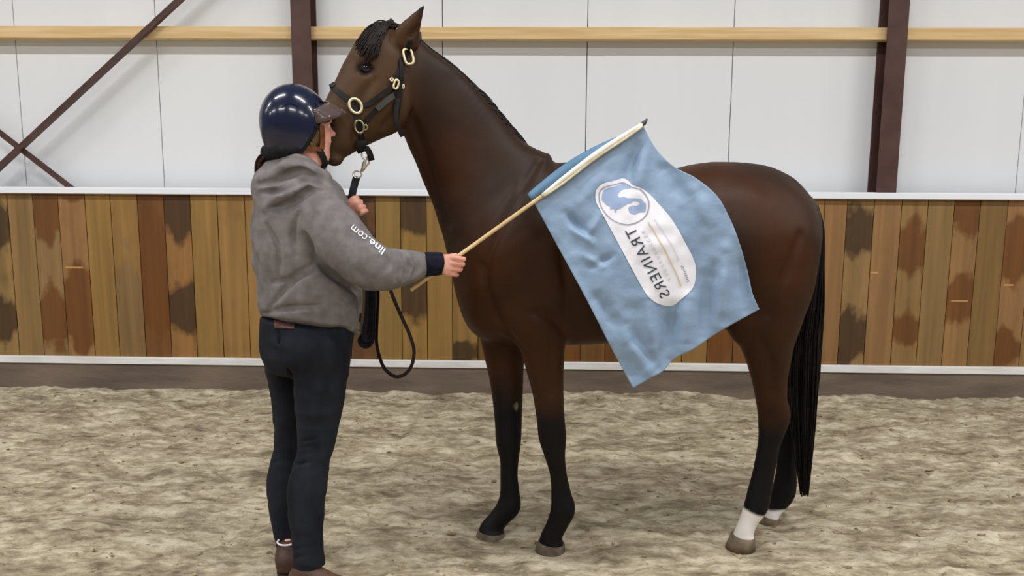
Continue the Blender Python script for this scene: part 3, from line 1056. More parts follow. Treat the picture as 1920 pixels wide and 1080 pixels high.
# mane: a low fringe along the crest falling to the far side
lines = []
crest = catmull([(774, 62), (790, 78), (806, 92), (850, 125), (899, 171), (943, 222), (960, 242), (972, 256)], 12)
for i in range(len(crest) - 1):
    for r in range(9):
        t = R0.random()
        c = crest[i] * (1 - t) + crest[i + 1] * t
        tan = unit(np.append(crest[i + 1] - crest[i], 0))[:2]
        nn = np.array([tan[1], -tan[0]])
        lift = R0.uniform(0.2, 3.2) + (2.5 if 45 < i < 80 and R0.random() < .2 else 0)
        ln = R0.uniform(24, 52)
        Yb = YC - .012 + R0.uniform(-.006, .012)
        p0 = P(*(c - nn * 3), Yb)
        p1 = P(*(c + nn * lift * .7 + tan * ln * .3), Yb + .012)
        p2 = P(*(c + nn * lift * .8 + tan * ln * .65), Yb + .03)
        p3 = P(*(c - nn * 4 + tan * ln), Yb + .055)
        lines.append(catmull([p0, p1, p2, p3], 2))
strands('mane', lines, .0024, .0011, MAT['mane'], horse)
# forelock
lines = []
for i in range(230):
    t, q = R0.random(), R0.random()
    p0 = (745 - 22 * t, 44 + 10 * t + R0.uniform(-4, 4))
    end = (668 + 48 * q + R0.uniform(-4, 4), 64 + 46 * (q * (1 - q) * 2.2) + 26 * t + R0.uniform(-10, 10))
    pts = []
    for u in (0, .3, .65, 1.0):
        x_ = p0[0] * (1 - u) + end[0] * u; y_ = p0[1] * (1 - u) + end[1] * u - 9 * math.sin(math.pi * u)
        p, n_ = cast(hbvh, max(x_, 690 - 34 * (y_ - 55) / 45 + 3), max(y_, 52), 3.05, .005 + .010 * R0.random())
        pts.append(p + np.array([0, 0, .012 * math.sin(math.pi * min(1, u + .15)) * R0.random()]))
    lines.append(catmull(pts, 4))
strands('forelock', lines, .0036, .0014, MAT['mane'], horse)

# ------------------------------------------------------------------ the halter
halter = empty('halter', P(665, 198, 2.93))
tag(halter, 'black leather halter with brass rings on the horse\'s head', 'halter')
Hc0, Hc1 = head[1][0], head[5][0]
HBu = unit(HB - unit(Hc1 - Hc0) * (HB @ unit(Hc1 - Hc0)))


def surf_path(pts, off=0.004, n=6):
    cs = catmull(pts, n)
    pos, nor = [], []
    for c in cs:
        p, nn = cast(hbvh, c[0], c[1], 3.0, off)
        pos.append(p); nor.append(nn)
    pos, nor = np.array(pos), np.array(nor)
    for _ in range(2):
        pos[1:-1] = (pos[:-2] + 2 * pos[1:-1] + pos[2:]) / 4
        nor[1:-1] = (nor[:-2] + 2 * nor[1:-1] + nor[2:]) / 4
    return pos, nor


def mirror_head(p):
    d = (p - Hc0) @ HBu
    return p - np.outer(d, HBu) * 2 if p.ndim == 2 else p - HBu * d * 2


def strap(name, pts, hw, mat, off=0.004, far=False, ht=0.0025):
    pos, nor = surf_path(pts, off)
    geo = [tube_geo(pos, 0, flat=(hw, ht), hint=nor)]
    if far:
        m = mirror_head(pos)
        nm = nor - np.outer(nor @ HBu, HBu) * 2
        geo.append(tube_geo(m, 0, flat=(hw, ht), hint=nm))
        # bridge both ends over the top / under the jaw
        for e in (0, -1):
            br = catmull([pos[e], (pos[e] + m[e]) / 2 + unit((pos[e] + m[e]) / 2 - (pos[len(pos) // 2] + m[len(pos) // 2]) / 2) * .012, m[e]], 5)
            hn = np.array([unit((pos[e] + m[e]) / 2 - (pos[len(pos) // 2] + m[len(pos) // 2]) / 2)] * len(br))
            geo.append(tube_geo(br, 0, flat=(hw, ht), hint=hn))
    v, f = merge(*geo)
    return mesh_obj(name, v, f, mat, halter, smooth=False)


strap('noseband', [(620, 162), (640, 176), (662, 196), (670, 222), (677, 250), (679, 272)], .009, MAT['leather'], far=True)
strap('cheek_strap', [(669, 200), (690, 196), (715, 178), (737, 160), (748, 135), (757, 112), (765, 90), (770, 78)], .0085, MAT['leather'])
strap('jaw_strap', [(676, 238), (690, 222), (705, 206), (722, 190), (740, 172), (748, 160)], .0075, MAT['leather'])
strap('jaw_strap_keeper', [(706, 205), (716, 196), (726, 187), (736, 179)], .0095, MAT['leather_shine'], off=.008)
strap('throat_strap', [(751, 112), (752, 140), (750, 165), (748, 190), (745, 215), (743, 232)], .008, MAT['leather'], off=.006)
# loose strap end hanging from the throat
e0, _ = cast(hbvh, 745, 185, 3.0, .010)
lp = catmull([e0, P(743, 212, e0[1] - .01), P(746, 236, e0[1] - .012), P(755, 256, e0[1] - .005)], 6)
v, f = tube_geo(lp, 0, flat=(.008, .002), hint=(0, 1, 0))
mesh_obj('strap_end', v, f, MAT['leather'], halter, False)
# strap over the poll
pp, pn = cast(hbvh, 768, 84, 3.0, .006)
top_ = P(789, 66, YC - .02)
v, f = tube_geo(catmull([pp, P(781, 73, 3.03), top_, P(784, 72, 3.19), P(772, 100, 3.21)], 6), 0, flat=(.012, .0025), hint=(1, 0, 0.2))
mesh_obj('crown_strap', v, f, MAT['leather'], halter, False)


def ring(name, cx, cy, rx, ry, rot, tube, mat, parent, off=.008, sq=2.0, pos=None, nor=None):
    if pos is None:
        pos, nor = cast(hbvh, cx, cy, 3.0, off)
    nor = unit(0.5 * nor + 0.5 * -fw)
    a = unit(rt * math.cos(rot) + up * math.sin(rot))
    a = unit(a - nor * (a @ nor)); b = np.cross(nor, a)
    sc = np.linalg.norm(pos - [0, 0, HC]) / F_PX
    pts = []
    for q in np.linspace(0, 2 * math.pi, 28, endpoint=False):
        c_, s_ = math.cos(q), math.sin(q)
        pts.append(pos + (a * rx * math.copysign(abs(c_) ** (2 / sq), c_) + b * ry * math.copysign(abs(s_) ** (2 / sq), s_)) * sc)
    v, f = tube_geo(pts, tube, 8, closed=True, hint=nor)
    return mesh_obj(name, v, f, mat, parent)


ring('cheek_ring', 665, 199, 13.5, 10.5, math.radians(118), .0052, MAT['brass'], halter, .010)
ring('crown_buckle', 761, 109, 14, 8, math.radians(104), .0046, MAT['brass'], halter, .019, sq=3.2)
ring('chin_ring', 673, 237, 11.5, 8, math.radians(100), .004, MAT['brass_dull'], halter, .012)
ring('throat_fitting', 739, 158, 8, 4, math.radians(75), .0042, MAT['brass'], halter, .012, sq=3)
ring('keeper_stud', 733, 150, 2.5, 2.5, 0, .003, MAT['brass'], halter, .010)
ring('throat_stud', 756, 163, 3.5, 1.5, math.radians(85), .002, MAT['brass'], halter, .010)
ring('chin_buckle', 684, 238, 4.5, 3.5, 1.2, .0035, MAT['brass_dull'], halter, .010)
# chin loop hanging below the jaw
ce, _ = cast(hbvh, 676, 262, 2.99, .006)
v, f = tube_geo(catmull([ce, P(677, 275, ce[1] - .004), P(681, 284, ce[1] + .002)], 5), 0, flat=(.019, .004), hint=(0, 1, 0))
mesh_obj('chin_strap', v, f, MAT['leather'], halter, False)
v, f = tube_geo(catmull([P(686, 276, ce[1] - .006), P(693, 287, ce[1] - .008), P(697, 301, ce[1] - .004)], 5), 0, flat=(.010, .0025), hint=(0, 1, 0))
mesh_obj('chin_strap_end', v, f, MAT['leather'], halter, False)

# ------------------------------------------------------------------ the rider (seen from behind, turned towards the horse)
person = empty('person', (-0.74, 2.80, 0))
tag(person, 'person in grey hoodie, dark jeans and navy riding helmet standing at the horse\'s head', 'person')
FA = math.radians(35)
HF_ = np.array([math.cos(FA), math.sin(FA), 0.0])      # facing of the head
HL_ = np.array([-math.sin(FA), math.cos(FA), 0.0])
UPV = np.array([0, 0, 1.0])
YP = 2.80
BF = Field([-1.06, 2.50, -0.02], [-0.16, 3.22, 1.72], 0.0045)


def bell(c, f, l, u, k, op='add'):
    BF.ell(c, [HF_ * f, HL_ * l, UPV * u], k, op)


hc_ = P(561, 232, YP)
bell(hc_, .095, .074, .108, .02)
bell(hc_ + HF_ * .03 - UPV * .045, .066, .060, .085, .03)
# jaw, chin, cheeks, nose, brow, lips
bell(hc_ + HF_ * .055 - UPV * .092, .034, .036, .030, .025)
bell(hc_ + HF_ * .082 - UPV * .107, .014, .018, .014, .015)
for sgn in (-1, 1):
    bell(hc_ + HF_ * .066 + HL_ * .030 * sgn - UPV * .052, .024, .022, .030, .02)
    bell(hc_ + HF_ * .090 + HL_ * .026 * sgn + UPV * .010, .010, .022, .010, .012)
    bell(hc_ + HF_ * .096 + HL_ * .030 * sgn - UPV * .006, .010, .013, .009, .008, 'sub')
    bell(hc_ + HF_ * -.008 + HL_ * .074 * sgn - UPV * .03, .016, .009, .030, .006)
BF.round([hc_ + HF_ * .092 + UPV * .006, hc_ + HF_ * .105 - UPV * .018, hc_ + HF_ * .114 - UPV * .030], [.006, .008, .0105], .010)
for sgn in (-1, 1):
    bell(hc_ + HF_ * .103 + HL_ * .011 * sgn - UPV * .035, .008, .007, .007, .006)
bell(hc_ + HF_ * .098 - UPV * .056, .009, .021, .0055, .006)
bell(hc_ + HF_ * .096 - UPV * .067, .009, .018, .006, .006)
bell(hc_ + HF_ * .080 - UPV * .085, .014, .022, .02, .015)
BF.round([hc_ + HF_ * .112 - HL_ * .016 - UPV * .0615, hc_ + HF_ * .112 + HL_ * .016 - UPV * .0615], [.0025, .0025], .004, op='sub')
# neck, trunk, arms and legs under the clothes
BF.round([hc_ - UPV * .06 - HF_ * .01, P(583, 300, YP), P(572, 345, YP), P(566, 385, YP)], [.058, .052, .058, .07], .03)
BF.chain([st((500, 372), (625, 375), YP, .085), st((486, 440), (640, 440), YP, .105), (st((494, 520), (655, 520), YP, .10)), st((510, 590), (640, 600), YP, .085), st((530, 640), (630, 650), YP, .07)], .03, 4)
WR = P(826, 494, 2.742)
BF.round([P(600, 385, 2.70), P(655, 460, 2.66), P(704, 506, 2.665), P(760, 503, 2.70), WR], [.040, .040, .036, .032, .024], .02)
WL = P(655, 404, 2.935)
BF.round([P(545, 390, 2.93), P(560, 470, 3.0), P(590, 500, 3.02), P(628, 455, 2.97), WL], [.04, .038, .034, .030, .023], .02)
nleg = [((528, 640), (655, 640), 2.76, .085), ((548, 700), (652, 690), 2.75, .080), ((556, 770), (640, 762), 2.74, .068), ((560, 830), (626, 832), 2.725, .052), ((557, 862), (618, 857), 2.715, .050), ((543, 910), (611, 906), 2.70, .052),
        ((542, 960), (607, 955), 2.685, .046), ((549, 1010), (604, 1008), 2.67, .038), ((551, 1062), (609, 1058), 2.66, .037)]
fleg = [((494, 625), (580, 640), 2.88, .085), ((501, 690), (562, 690), 2.90, .075), ((513, 760), (562, 760), 2.90, .062), ((517, 830), (560, 830), 2.90, .050), ((507, 872), (556, 872), 2.89, .048), ((503, 918), (550, 916), 2.88, .050),
        ((508, 970), (548, 970), 2.865, .042), ((519, 1012), (550, 1012), 2.85, .036), ((523, 1050), (554, 1053), 2.84, .035)]
sh = lambda q, d, r: ((q[0][0] + d, q[0][1]), (q[1][0] - d, q[1][1]), q[2], q[3] - r)
for L_ in (nleg, fleg):
    BF.chain([st(*sh(q, 9, .018)) for q in L_], .03, 4)
# right hand closed round the pole
PB, PT = P(770, 544, 2.715), P(1207, 231, 2.855)


def on_pole(px):
    t = (px - 770) / (1207 - 770)
    # perspective-correct enough for a short, nearly frontal pole: refine by search
    for _ in range(20):
        q = PB + (PT - PB) * t
        d = q - [0, 0, HC]
        x = 960 + F_PX * (d @ rt) / (d @ fw)
        t += (px - x) / 437.0
    return PB + (PT - PB) * t


pd = unit(PT - PB)
gp = on_pole(842)                       # grip point
pr = unit(np.cross(pd, [0, 1, 0]))       # in-plane normal of the pole (points down-right)
if pr[0] < 0: pr = -pr
bk = np.array([0, -1.0, 0])
kn0, kn3 = gp + bk * .030 + P(853, 481, 2.75) - P(842, 492, 2.75), gp + bk * .026 + P(843, 511, 2.75) - P(842, 492, 2.75)
pc = (WR + (kn0 + kn3) / 2) / 2
fd = unit((kn0 + kn3) / 2 - WR)          # direction of the back of the hand
ud = unit(kn0 - kn3); ud = unit(ud - fd * (ud @ fd))
nd = unit(np.cross(fd, ud))
if nd[1] > 0: nd = -nd
BF.chain([(WR, ud * .026, nd, .019), (pc, ud * .035, nd, .016), ((kn0 + kn3) / 2 - fd * .006, ud * .036, nd, .012)], .012, 4)
for i in range(4):
    t = i / 3.0
    kn = kn0 * (1 - t) + kn3 * t
    L1 = (.030, .033, .031, .024)[i]
    r = (.0088, .0090, .0086, .0076)[i]
    c1 = kn + fd * L1 * .55 - nd * L1 * .75
    c2 = c1 - fd * L1 * .45 - nd * .018
    c3 = c2 - fd * .020 + nd * .004
    BF.round([kn - fd * .012, kn, c1, c2, c3], [r * 1.05, r * 1.1, r, r * .95, r * .8], .003, 4)
th0 = WR + ud * .020 + fd * .012 - nd * .008
BF.round([th0, th0 + fd * .026 + ud * .010 - nd * .014, gp + pd * .016 + nd * .008 + ud * .010, gp + pd * .040 + nd * .014], [.012, .0115, .0095, .0078], .006, 4)
# left hand closed round the lead strap
LG = P(662, 382, 2.93)
lf = unit(P(668, 380, 2.93) - P(655, 400, 2.93))
ln = np.array([0, -1.0, 0]) * .9 + np.array([.4, 0, .1]); ln = unit(ln - lf * (ln @ lf)); lu = np.cross(ln, lf)
if lu[0] < 0: lu = -lu
pcl = (WL + LG) / 2 + ln * .006
BF.chain([(WL, lu * .024, ln, .020), (pcl, lu * .034, ln, .016), (P(667, 384, 2.92), lu * .034, ln, .012)], .012, 4)
for i in range(4):
    kn = P(*((661, 373), (668, 381), (674, 390), (679, 398))[i], 2.915)
    L1 = (.024, .026, .025, .020)[i]
    r = (.0086, .0088, .0084, .0075)[i]
    c1 = kn + np.array([.012, .020, .004])
    c2 = c1 + np.array([-.010, .018, -.008])
    c3 = c2 + np.array([-.016, -.004, -.006])
    BF.round([kn - lf * .008, kn, c1, c2, c3], [r, r * 1.08, r, r * .95, r * .8], .003, 4)
BF.round([WL + lu * -.012 + lf * .01, P(652, 384, 2.95), P(655, 374, 2.955)], [.011, .010, .008], .006, 4)
# feet
for (hx, ang) in ((P(574, 1078, 2.66), math.radians(-14)), (P(541, 1060, 2.81), math.radians(88))):
    d = np.array([math.cos(ang), math.sin(ang), 0])
    h0 = np.array([hx[0], hx[1], .045])
    BF.round([h0 + UPV * .05, h0 + d * .02, h0 + d * .09 - UPV * .008, h0 + d * .15 - UPV * .016], [.026, .024, .020, .014], .02)
BVF = BF.mesh(2)
BN = normals(*BVF)
if (BN * (BVF[0] - BVF[0].mean(0))).sum() < 0:
    BVF = (BVF[0], BVF[1][:, ::-1])
pbody = net_obj('body', BVF, MAT['skin'], person)
# eyes
for sgn in (-1, 1):
    bm = bmesh.new(); bmesh.ops.create_uvsphere(bm, u_segments=14, v_segments=9, radius=.0105)
    c = hc_ + HF_ * .083 + HL_ * .030 * sgn - UPV * .006
    for v in bm.verts: v.co += Vector(c)
    bm_obj('eye', bm, MAT['sock'], person, True)

# jeans
JF = Field([-1.0, 2.54, 0.0], [-0.44, 3.04, 1.08], 0.005)
grow = lambda q, d, r: ((q[0][0] - d, q[0][1]), (q[1][0] + d, q[1][1]), q[2], q[3] + r)
JF.chain([st((490, 592), (664, 612), YP, .125), st((488, 640), (660, 655), YP, .128), st((500, 678), (656, 682), YP, .11)], .02, 4, caps=(.01, .05))
JF.chain([st(*grow(q, 1.5, .002)) for q in nleg], .018, 5, caps=(.03, .006))
JF.chain([st(*grow(q, 1.5, .002)) for q in fleg], .018, 5, caps=(.03, .006))
JF.ell(P(578, 655, 2.70), [np.array([.09, 0, 0]), np.array([0, .05, 0]), np.array([0, 0, .075])], .03)
JF.ell(P(520, 645, 2.83), [np.array([.042, 0, 0]), np.array([0, .09, 0]), np.array([0, 0, .08])], .03)
# crease between the buttocks and knee wrinkles
JF.round([P(520, 612, 2.695), P(530, 650, 2.69), P(545, 690, 2.70), P(552, 720, 2.74)], [.003, .006, .005, .003], .02, op='sub')
for (y, x0, x1, Yc) in ((838, 556, 634, 2.665), (850, 556, 630, 2.66), (868, 556, 626, 2.658), (826, 560, 634, 2.667), (1030, 546, 606, 2.62), (1044, 548, 610, 2.62), (836, 510, 556, 2.84), (852, 508, 556, 2.84), (866, 505, 552, 2.84)):
    JF.round([P(x0, y + 4, Yc + .02), P((x0 + x1) / 2, y - 3, Yc), P(x1, y, Yc + .025)], [.003, .0045, .003], .008, op='sub')
JV, JFc = JF.mesh(2)
JN = normals(JV, JFc)
if (JN * (JV - JV.mean(0))).sum() < 0:
    JFc = JFc[:, ::-1]; JN = -JN
JV = JV + JN * ((noise3(JV * [16, 16, 34], 5) - .5) * .006)[:, None]
jeans = net_obj('jeans', (JV, JFc), MAT['jeans'], person)
jb = bvh_of((JV, JFc))


def decal(name, poly_px, bvh, off, mat, parent, sub=6.0, fallback=2.8):
    """flat print laid on a surface: polygon traced in outline coordinates, dropped on the mesh below it"""
    bm = bmesh.new()
    vs = [bm.verts.new((p[0], p[1], 0)) for p in poly_px]
    tess = tessellate_polygon([[Vector((p[0], p[1], 0)) for p in poly_px]])
    for t in tess:
        try: bm.faces.new([vs[i] for i in t])
        except ValueError: pass
    for _ in range(5):
        le = [e for e in bm.edges if e.calc_length() > sub]
        if not le: break
        bmesh.ops.subdivide_edges(bm, edges=le, cuts=1)
        bmesh.ops.triangulate(bm, faces=bm.faces[:])
    for v in bm.verts:
        p, n = cast(bvh, v.co.x, v.co.y, fallback, off)
        v.co = Vector(p)
    return bm_obj(name, bm, mat, parent, True)


decal('leather_patch', [(513, 600), (552, 605), (552, 617), (515, 615)], jb, .003, MAT['patch'], jeans, 8)

# hoodie
HO = Field([-1.10, 2.50, 0.80], [-0.28, 3.16, 1.62], 0.005)
torso = [((500, 340), (604, 338), YP, .085), ((485, 368), (640, 365), YP, .120), ((475, 410), (656, 415), YP, .145), ((474, 455), (662, 460), YP, .150), ((481, 505), (672, 510), YP, .145), ((486, 545), (680, 553), YP, .140), ((486, 572), (679, 590), YP, .142), ((490, 596), (673, 624), YP, .140)]
ts_ = [st(*q) for q in torso]
for i_, t_ in ((-1, .30), (-2, .22), (-3, .10)):
    ts_[i_] = (ts_[i_][0], ts_[i_][1], np.array([0, 1.0, -t_]), ts_[i_][3])
HO.chain(ts_, .03, 5, caps=(.03, .008))
arm = [((622, 348), (548, 425), 2.72, .075), ((664, 398), (585, 468), 2.675, .074), ((697, 442), (634, 510), 2.655, .068), ((728, 466), (692, 541), 2.665, .062), ((764, 471), (745, 537), 2.69, .056), ((800, 475), (799, 519), 2.725, .042)]
HO.chain([st(*q) for q in arm], .025, 6, caps=(None, .006))
HO.round([P(545, 388, 2.91), P(560, 470, 3.0), P(590, 500, 3.02), P(628, 457, 2.975), P(650, 412, 2.94)], [.07, .062, .055, .046, .036], .02)
# hood bunched at the nape
HO.chain([st((502, 326), (512, 385), 2.80, .08), st((512, 308), (524, 396), 2.755, .07), st((560, 300), (556, 372), 2.72, .05), st((606, 318), (604, 352), 2.74, .03)], .02, 5)
HO.round([P(500, 354, 2.80), P(513, 332, 2.72), P(545, 313, 2.685), P(585, 322, 2.70), P(606, 340, 2.76)], [.022, .024, .022, .018, .014], .012)
HO.round([P(497, 337, 2.86), P(506, 313, 2.78), P(535, 300, 2.73), P(575, 300, 2.73), P(600, 320, 2.78)], [.022, .022, .02, .016, .012], .012)
HO.round([P(500, 390, 2.68), P(535, 362, 2.66), P(575, 345, 2.67), P(600, 346, 2.72)], [.014, .020, .016, .010], .014)
# creases
for pts, rr in (([(482, 345), (520, 338), (560, 322), (590, 330)], .007), ([(488, 362), (530, 356), (570, 336), (598, 342)], .007), ([(505, 392), (545, 380), (580, 358), (604, 356)], .006),
                ([(570, 440), (582, 462), (594, 486)], .010), ([(592, 488), (620, 512), (655, 535), (682, 548)], .010), ([(600, 492), (560, 512), (530, 548), (505, 578)], .006),
                ([(490, 590), (540, 578), (600, 572)], .006), ([(510, 530), (545, 524), (590, 508)], .005), ([(738, 476), (745, 500), (742, 526)], .006), ([(756, 476), (766, 500), (758, 526)], .006), ([(775, 478), (785, 500), (776, 520)], .005),
                ([(716, 472), (728, 490), (726, 506)], .006), ([(500, 420), (520, 470), (522, 520)], .005), ([(560, 400), (548, 440), (556, 480)], .005)):
    q = []
    for p in pts:
        # crease follows the near skin of the garment
        Yn = 2.80
        q.append((p, Yn))
    HO.crease = getattr(HO, 'crease', []) + [(q, rr)]
V0, F0 = HO.mesh(0)
hb0 = bvh_of((V0, F0))
for q, rr in HO.crease:
    pts = [cast(hb0, p[0], p[1], 2.75)[0] for p, _ in q]
    pts = catmull(pts, 3)
    pts = [cast(hb0, 960 + F_PX * ((p - [0, 0, HC]) @ rt) / ((p - [0, 0, HC]) @ fw), 540 - F_PX * ((p - [0, 0, HC]) @ up) / ((p - [0, 0, HC]) @ fw), 2.75, -.001)[0] for p in pts]
    n_ = len(pts)
    HO.round(pts, [rr * 2.1 * (.35 + .65 * math.sin(math.pi * (i + .5) / n_)) for i in range(n_)], .009, 2, 'sub')
OV, OFc = HO.mesh(2)
ON = normals(OV, OFc)
if (ON * (OV - OV.mean(0))).sum() < 0:
    OFc = OFc[:, ::-1]; ON = -ON
OV = OV + ON * ((noise3(OV * [13, 13, 20], 21) - .5) * .013 + (noise3(OV * [34, 34, 26], 22) - .5) * .004)[:, None]
hood = net_obj('hoodie', (OV, OFc), MAT['hoodie'], person)
ob = bvh_of((OV, OFc))
# ribbed cuff of the right sleeve
c0, c1 = P(796, 496, 2.722), P(829, 494, 2.742)
vs, fs = [], []
ax = unit(c1 - c0); aa = unit(np.cross(ax, [0, 1, 0])); bb = np.cross(ax, aa)
prof = [(0, .026), (.0, .038), (.2, .0395), (.75, .0375), (1.0, .036), (1.0, .030), (.85, .026)]
for t, r in prof:
    for k in range(40):
        q = 2 * math.pi * k / 40
        rr = r * (1 + (.012 if k % 2 else -.012))
        vs.append(c0 + (c1 - c0) * t + aa * rr * math.cos(q) + bb * rr * .95 * math.sin(q))
for r in range(len(prof) - 1):
    for k in range(40):
        fs.append((r * 40 + k, r * 40 + (k + 1) % 40, (r + 1) * 40 + (k + 1) % 40, (r + 1) * 40 + k))
mesh_obj('cuff', vs, fs, MAT['cuff'], hood)['label'] = 'navy ribbed cuff'
decal('side_tag', [(674, 588), (677, 587), (676, 603), (672, 604)], ob, .002, MAT['scarf'], hood, 8)


def text_polys(txt, size=1.0, bold=0.0, spacing=1.0):
    cu = bpy.data.curves.new('print', 'FONT')
    cu.body = txt
    cu.size = size
    cu.offset = bold
    cu.space_character = spacing
    cu.resolution_u = 3
    o = bpy.data.objects.new('print', cu)
    COL.objects.link(o)
    dg = bpy.context.evaluated_depsgraph_get()
    me = bpy.data.meshes.new_from_object(o.evaluated_get(dg))
    V = np.array([v.co[:2] for v in me.vertices])
    Fp = [tuple(p.vertices) for p in me.polygons]
    bpy.data.objects.remove(o); bpy.data.curves.remove(cu); bpy.data.meshes.remove(me)
    return V, Fp


def text_print(name, txt, origin, rdir, udir, length, height, surf, mat, parent, bold=0.0, spacing=1.0):
    """lettering on a surface: baseline start, reading direction and letter-up direction in outline coordinates"""
    V, Fp = text_polys(txt, 1.0, bold, spacing)
    x0, x1 = V[:, 0].min(), V[:, 0].max()
    capy = V[:, 1].max()
    px = np.array(origin) + np.outer((V[:, 0] - x0) / (x1 - x0) * length, rdir) + np.outer(V[:, 1] / capy * height, udir)
    bm = bmesh.new()
    vs = [bm.verts.new((p[0], p[1], 0)) for p in px]
    for f_ in Fp:
        try: bm.faces.new([vs[i] for i in f_])
        except ValueError: pass
    bmesh.ops.triangulate(bm, faces=bm.faces[:])
    for _ in range(3):
        le = [e for e in bm.edges if e.calc_length() > 7]
        if not le: break
        bmesh.ops.subdivide_edges(bm, edges=le, cuts=1)
        bmesh.ops.triangulate(bm, faces=bm.faces[:])
    for v in bm.verts:
        v.co = Vector(surf(v.co.x, v.co.y))
    bm.normal_update()
    return bm_obj(name, bm, mat, parent, False)


on_sleeve = lambda x, y: cast(ob, x, y, 2.66, .002)[0]
rd = unit(np.array([663 - 689, 427 - 448.0])); ud2 = np.array([-rd[1], rd[0]]); ud2 = ud2 if ud2[1] > 0 else -ud2
text_print('sleeve_lettering', 'com', (690, 443), rd, ud2, 35, 10, on_sleeve, MAT['letter_white'], hood)
rd = unit(np.array([694 - 719, 453 - 472.0])); ud2 = np.array([-rd[1], rd[0]]); ud2 = ud2 if ud2[1] > 0 else -ud2
text_print('sleeve_lettering', 'line.', (723, 468), rd, ud2, 39, 13, on_sleeve, MAT['letter_white'], hood, bold=0.018)

# shoes
for nm, hx, ang, Lf in (('n', P(573, 1078, 2.66), math.radians(-14), .245), ('f', P(541, 1060, 2.81), math.radians(88), .235)):
    d = np.array([math.cos(ang), math.sin(ang), 0]); sd = np.array([-d[1], d[0], 0])
    o0 = np.array([hx[0], hx[1], 0.0])
    SF = Field(o0 - [.12, .16, .02], o0 + [.32, .26, .18], .004)
    hts = [(-.045, .030, .030, .075), (-.02, .040, .036, .085), (.03, .046, .038, .08), (.08, .036, .040, .058), (.14, .029, .044, .046), (.19, .024, .041, .034), (.215, .017, .028, .026)]
    SF.chain([(o0 + d * t + UPV * (.012 + hh), UPV * hh, sd, w) for t, hh, w, _ in hts], .01, 5, caps=(.015, .02))
    SF.round([o0 - d * .005 + UPV * .065, o0 + d * .0 + UPV * .082], [.040, .038], .02)
    sv = SF.mesh(2)
    n_ = normals(*sv)
    if (n_ * (sv[0] - sv[0].mean(0))).sum() < 0: sv = (sv[0], sv[1][:, ::-1])
    shoe = net_obj('shoe', sv, MAT['shoe'], person)
    pts = []
    for (t, w) in ((-.062, .0), (-.055, .020), (-.02, .036), (.05, .036), (.12, .043), (.18, .040), (.215, .026), (.228, 0)):
        pts.append((t, w))
    outl = [o0 + d * t + sd * w for t, w in pts] + [o0 + d * t - sd * w for t, w in pts[-2:0:-1]]
    n_ = len(outl)
    vs = [p + UPV * z for z in (.001, .016) for p in outl]
    fs = [(k, (k + 1) % n_, n_ + (k + 1) % n_, n_ + k) for k in range(n_)] + [tuple(range(n_))[::-1], tuple(range(n_, 2 * n_))]
    mesh_obj('sole', vs, fs, MAT['sole'], shoe, False)
    if nm == 'f':
        v, f = tube_geo([o0 - d * .005 + UPV * .116 + (d * math.cos(q) * .033 + sd * math.sin(q) * .033) for q in np.linspace(0, 2 * math.pi, 24, endpoint=False)], .0035, 6, True, hint=(0, 0, 1))
        mesh_obj('sock_edge', v, f, MAT['sock'], shoe)
    if nm == 'n':
        geos = []
        for j in range(4):
            c = o0 + d * (.070 + .018 * j) + UPV * (.087 - .009 * j)
            geos.append(tube_geo(catmull([c - sd * .022 - UPV * .006, c + UPV * .004, c + sd * .022 - UPV * .006 + d * .006], 4), .0022, 5))
        v, f = merge(*geos)
        mesh_obj('laces', v, f, MAT['strap_brown'], shoe)

# helmet: shell with a glossy dome, brim, straps
helmet = empty('helmet', hc_ + UPV * .03)
helmet.parent = person; helmet.matrix_parent_inverse = Matrix.Translation(person.location).inverted()
HCc = P(552, 231, YP)
ra_, rl_, ru_ = .112, .098, .126
tl = math.radians(-7)
hf = HF_ * math.cos(tl) + UPV * -math.sin(tl); hu = np.cross(hf, HL_) ; hu = hu if hu[2] > 0 else -hu
NA, NP = 64, 26


def bound(x):           # lower edge of the shell in the helmet frame
    if x < -.02: return -.090 + .10 * max(0, -.085 - x)
    if x < .055: return -.090 + (x + .02) / .075 * .088
    return -.002


def dome(a, z):
    r = math.sqrt(max(0, 1 - (z / ru_) ** 2)) if z > 0 else math.sqrt(max(0, 1 - (z / .20) ** 2))
    f_ = ra_ * r * math.cos(a) * (1.04 if math.cos(a) > 0 else 1.0)
    return f_, rl_ * r * math.sin(a)


vs, fs = [], []
for i in range(NA):
    a = 2 * math.pi * i / NA
    zl = ru_
    zz = ru_
    while zz > -.14:
        fx, _ = dome(a, zz)
        if zz < bound(fx): break
        zz -= .0015
    zl = zz
    for j in range(NP):
        t = (j + 1) / NP
        # even spacing in angle
        ph0 = 0.0
        zcur = zl + (ru_ - zl) * (math.cos(math.pi / 2 * t) if zl > -1 else 0)
        fx, ly = dome(a, zcur)
        vs.append(HCc + hf * fx + HL_ * ly + hu * zcur)
topi = len(vs); vs.append(HCc + hu * ru_)
for i in range(NA):
    i2 = (i + 1) % NA
    fs.append((topi, i * NP, i2 * NP))
    for j in range(NP - 1):
        fs.append((i * NP + j, i * NP + j + 1, i2 * NP + j + 1, i2 * NP + j))


def helm_par(o):
    o.parent = helmet
    o.matrix_parent_inverse = Matrix.Translation(HELM_LOC).inverted()
    return o


HELM_LOC = Vector(hc_ + UPV * .03)
shell = helm_par(mesh_obj('shell', vs, fs, MAT['helmet']))
md = shell.modifiers.new('thickness', 'SOLIDIFY'); md.thickness = .007; md.offset = -1
rim = [vs[i * NP + NP - 1] for i in range(NA)]
v, f = tube_geo(rim, .0042, 8, closed=True, hint=(0, 0, 1))
helm_par(mesh_obj('rim', v, f, MAT['scarf']))
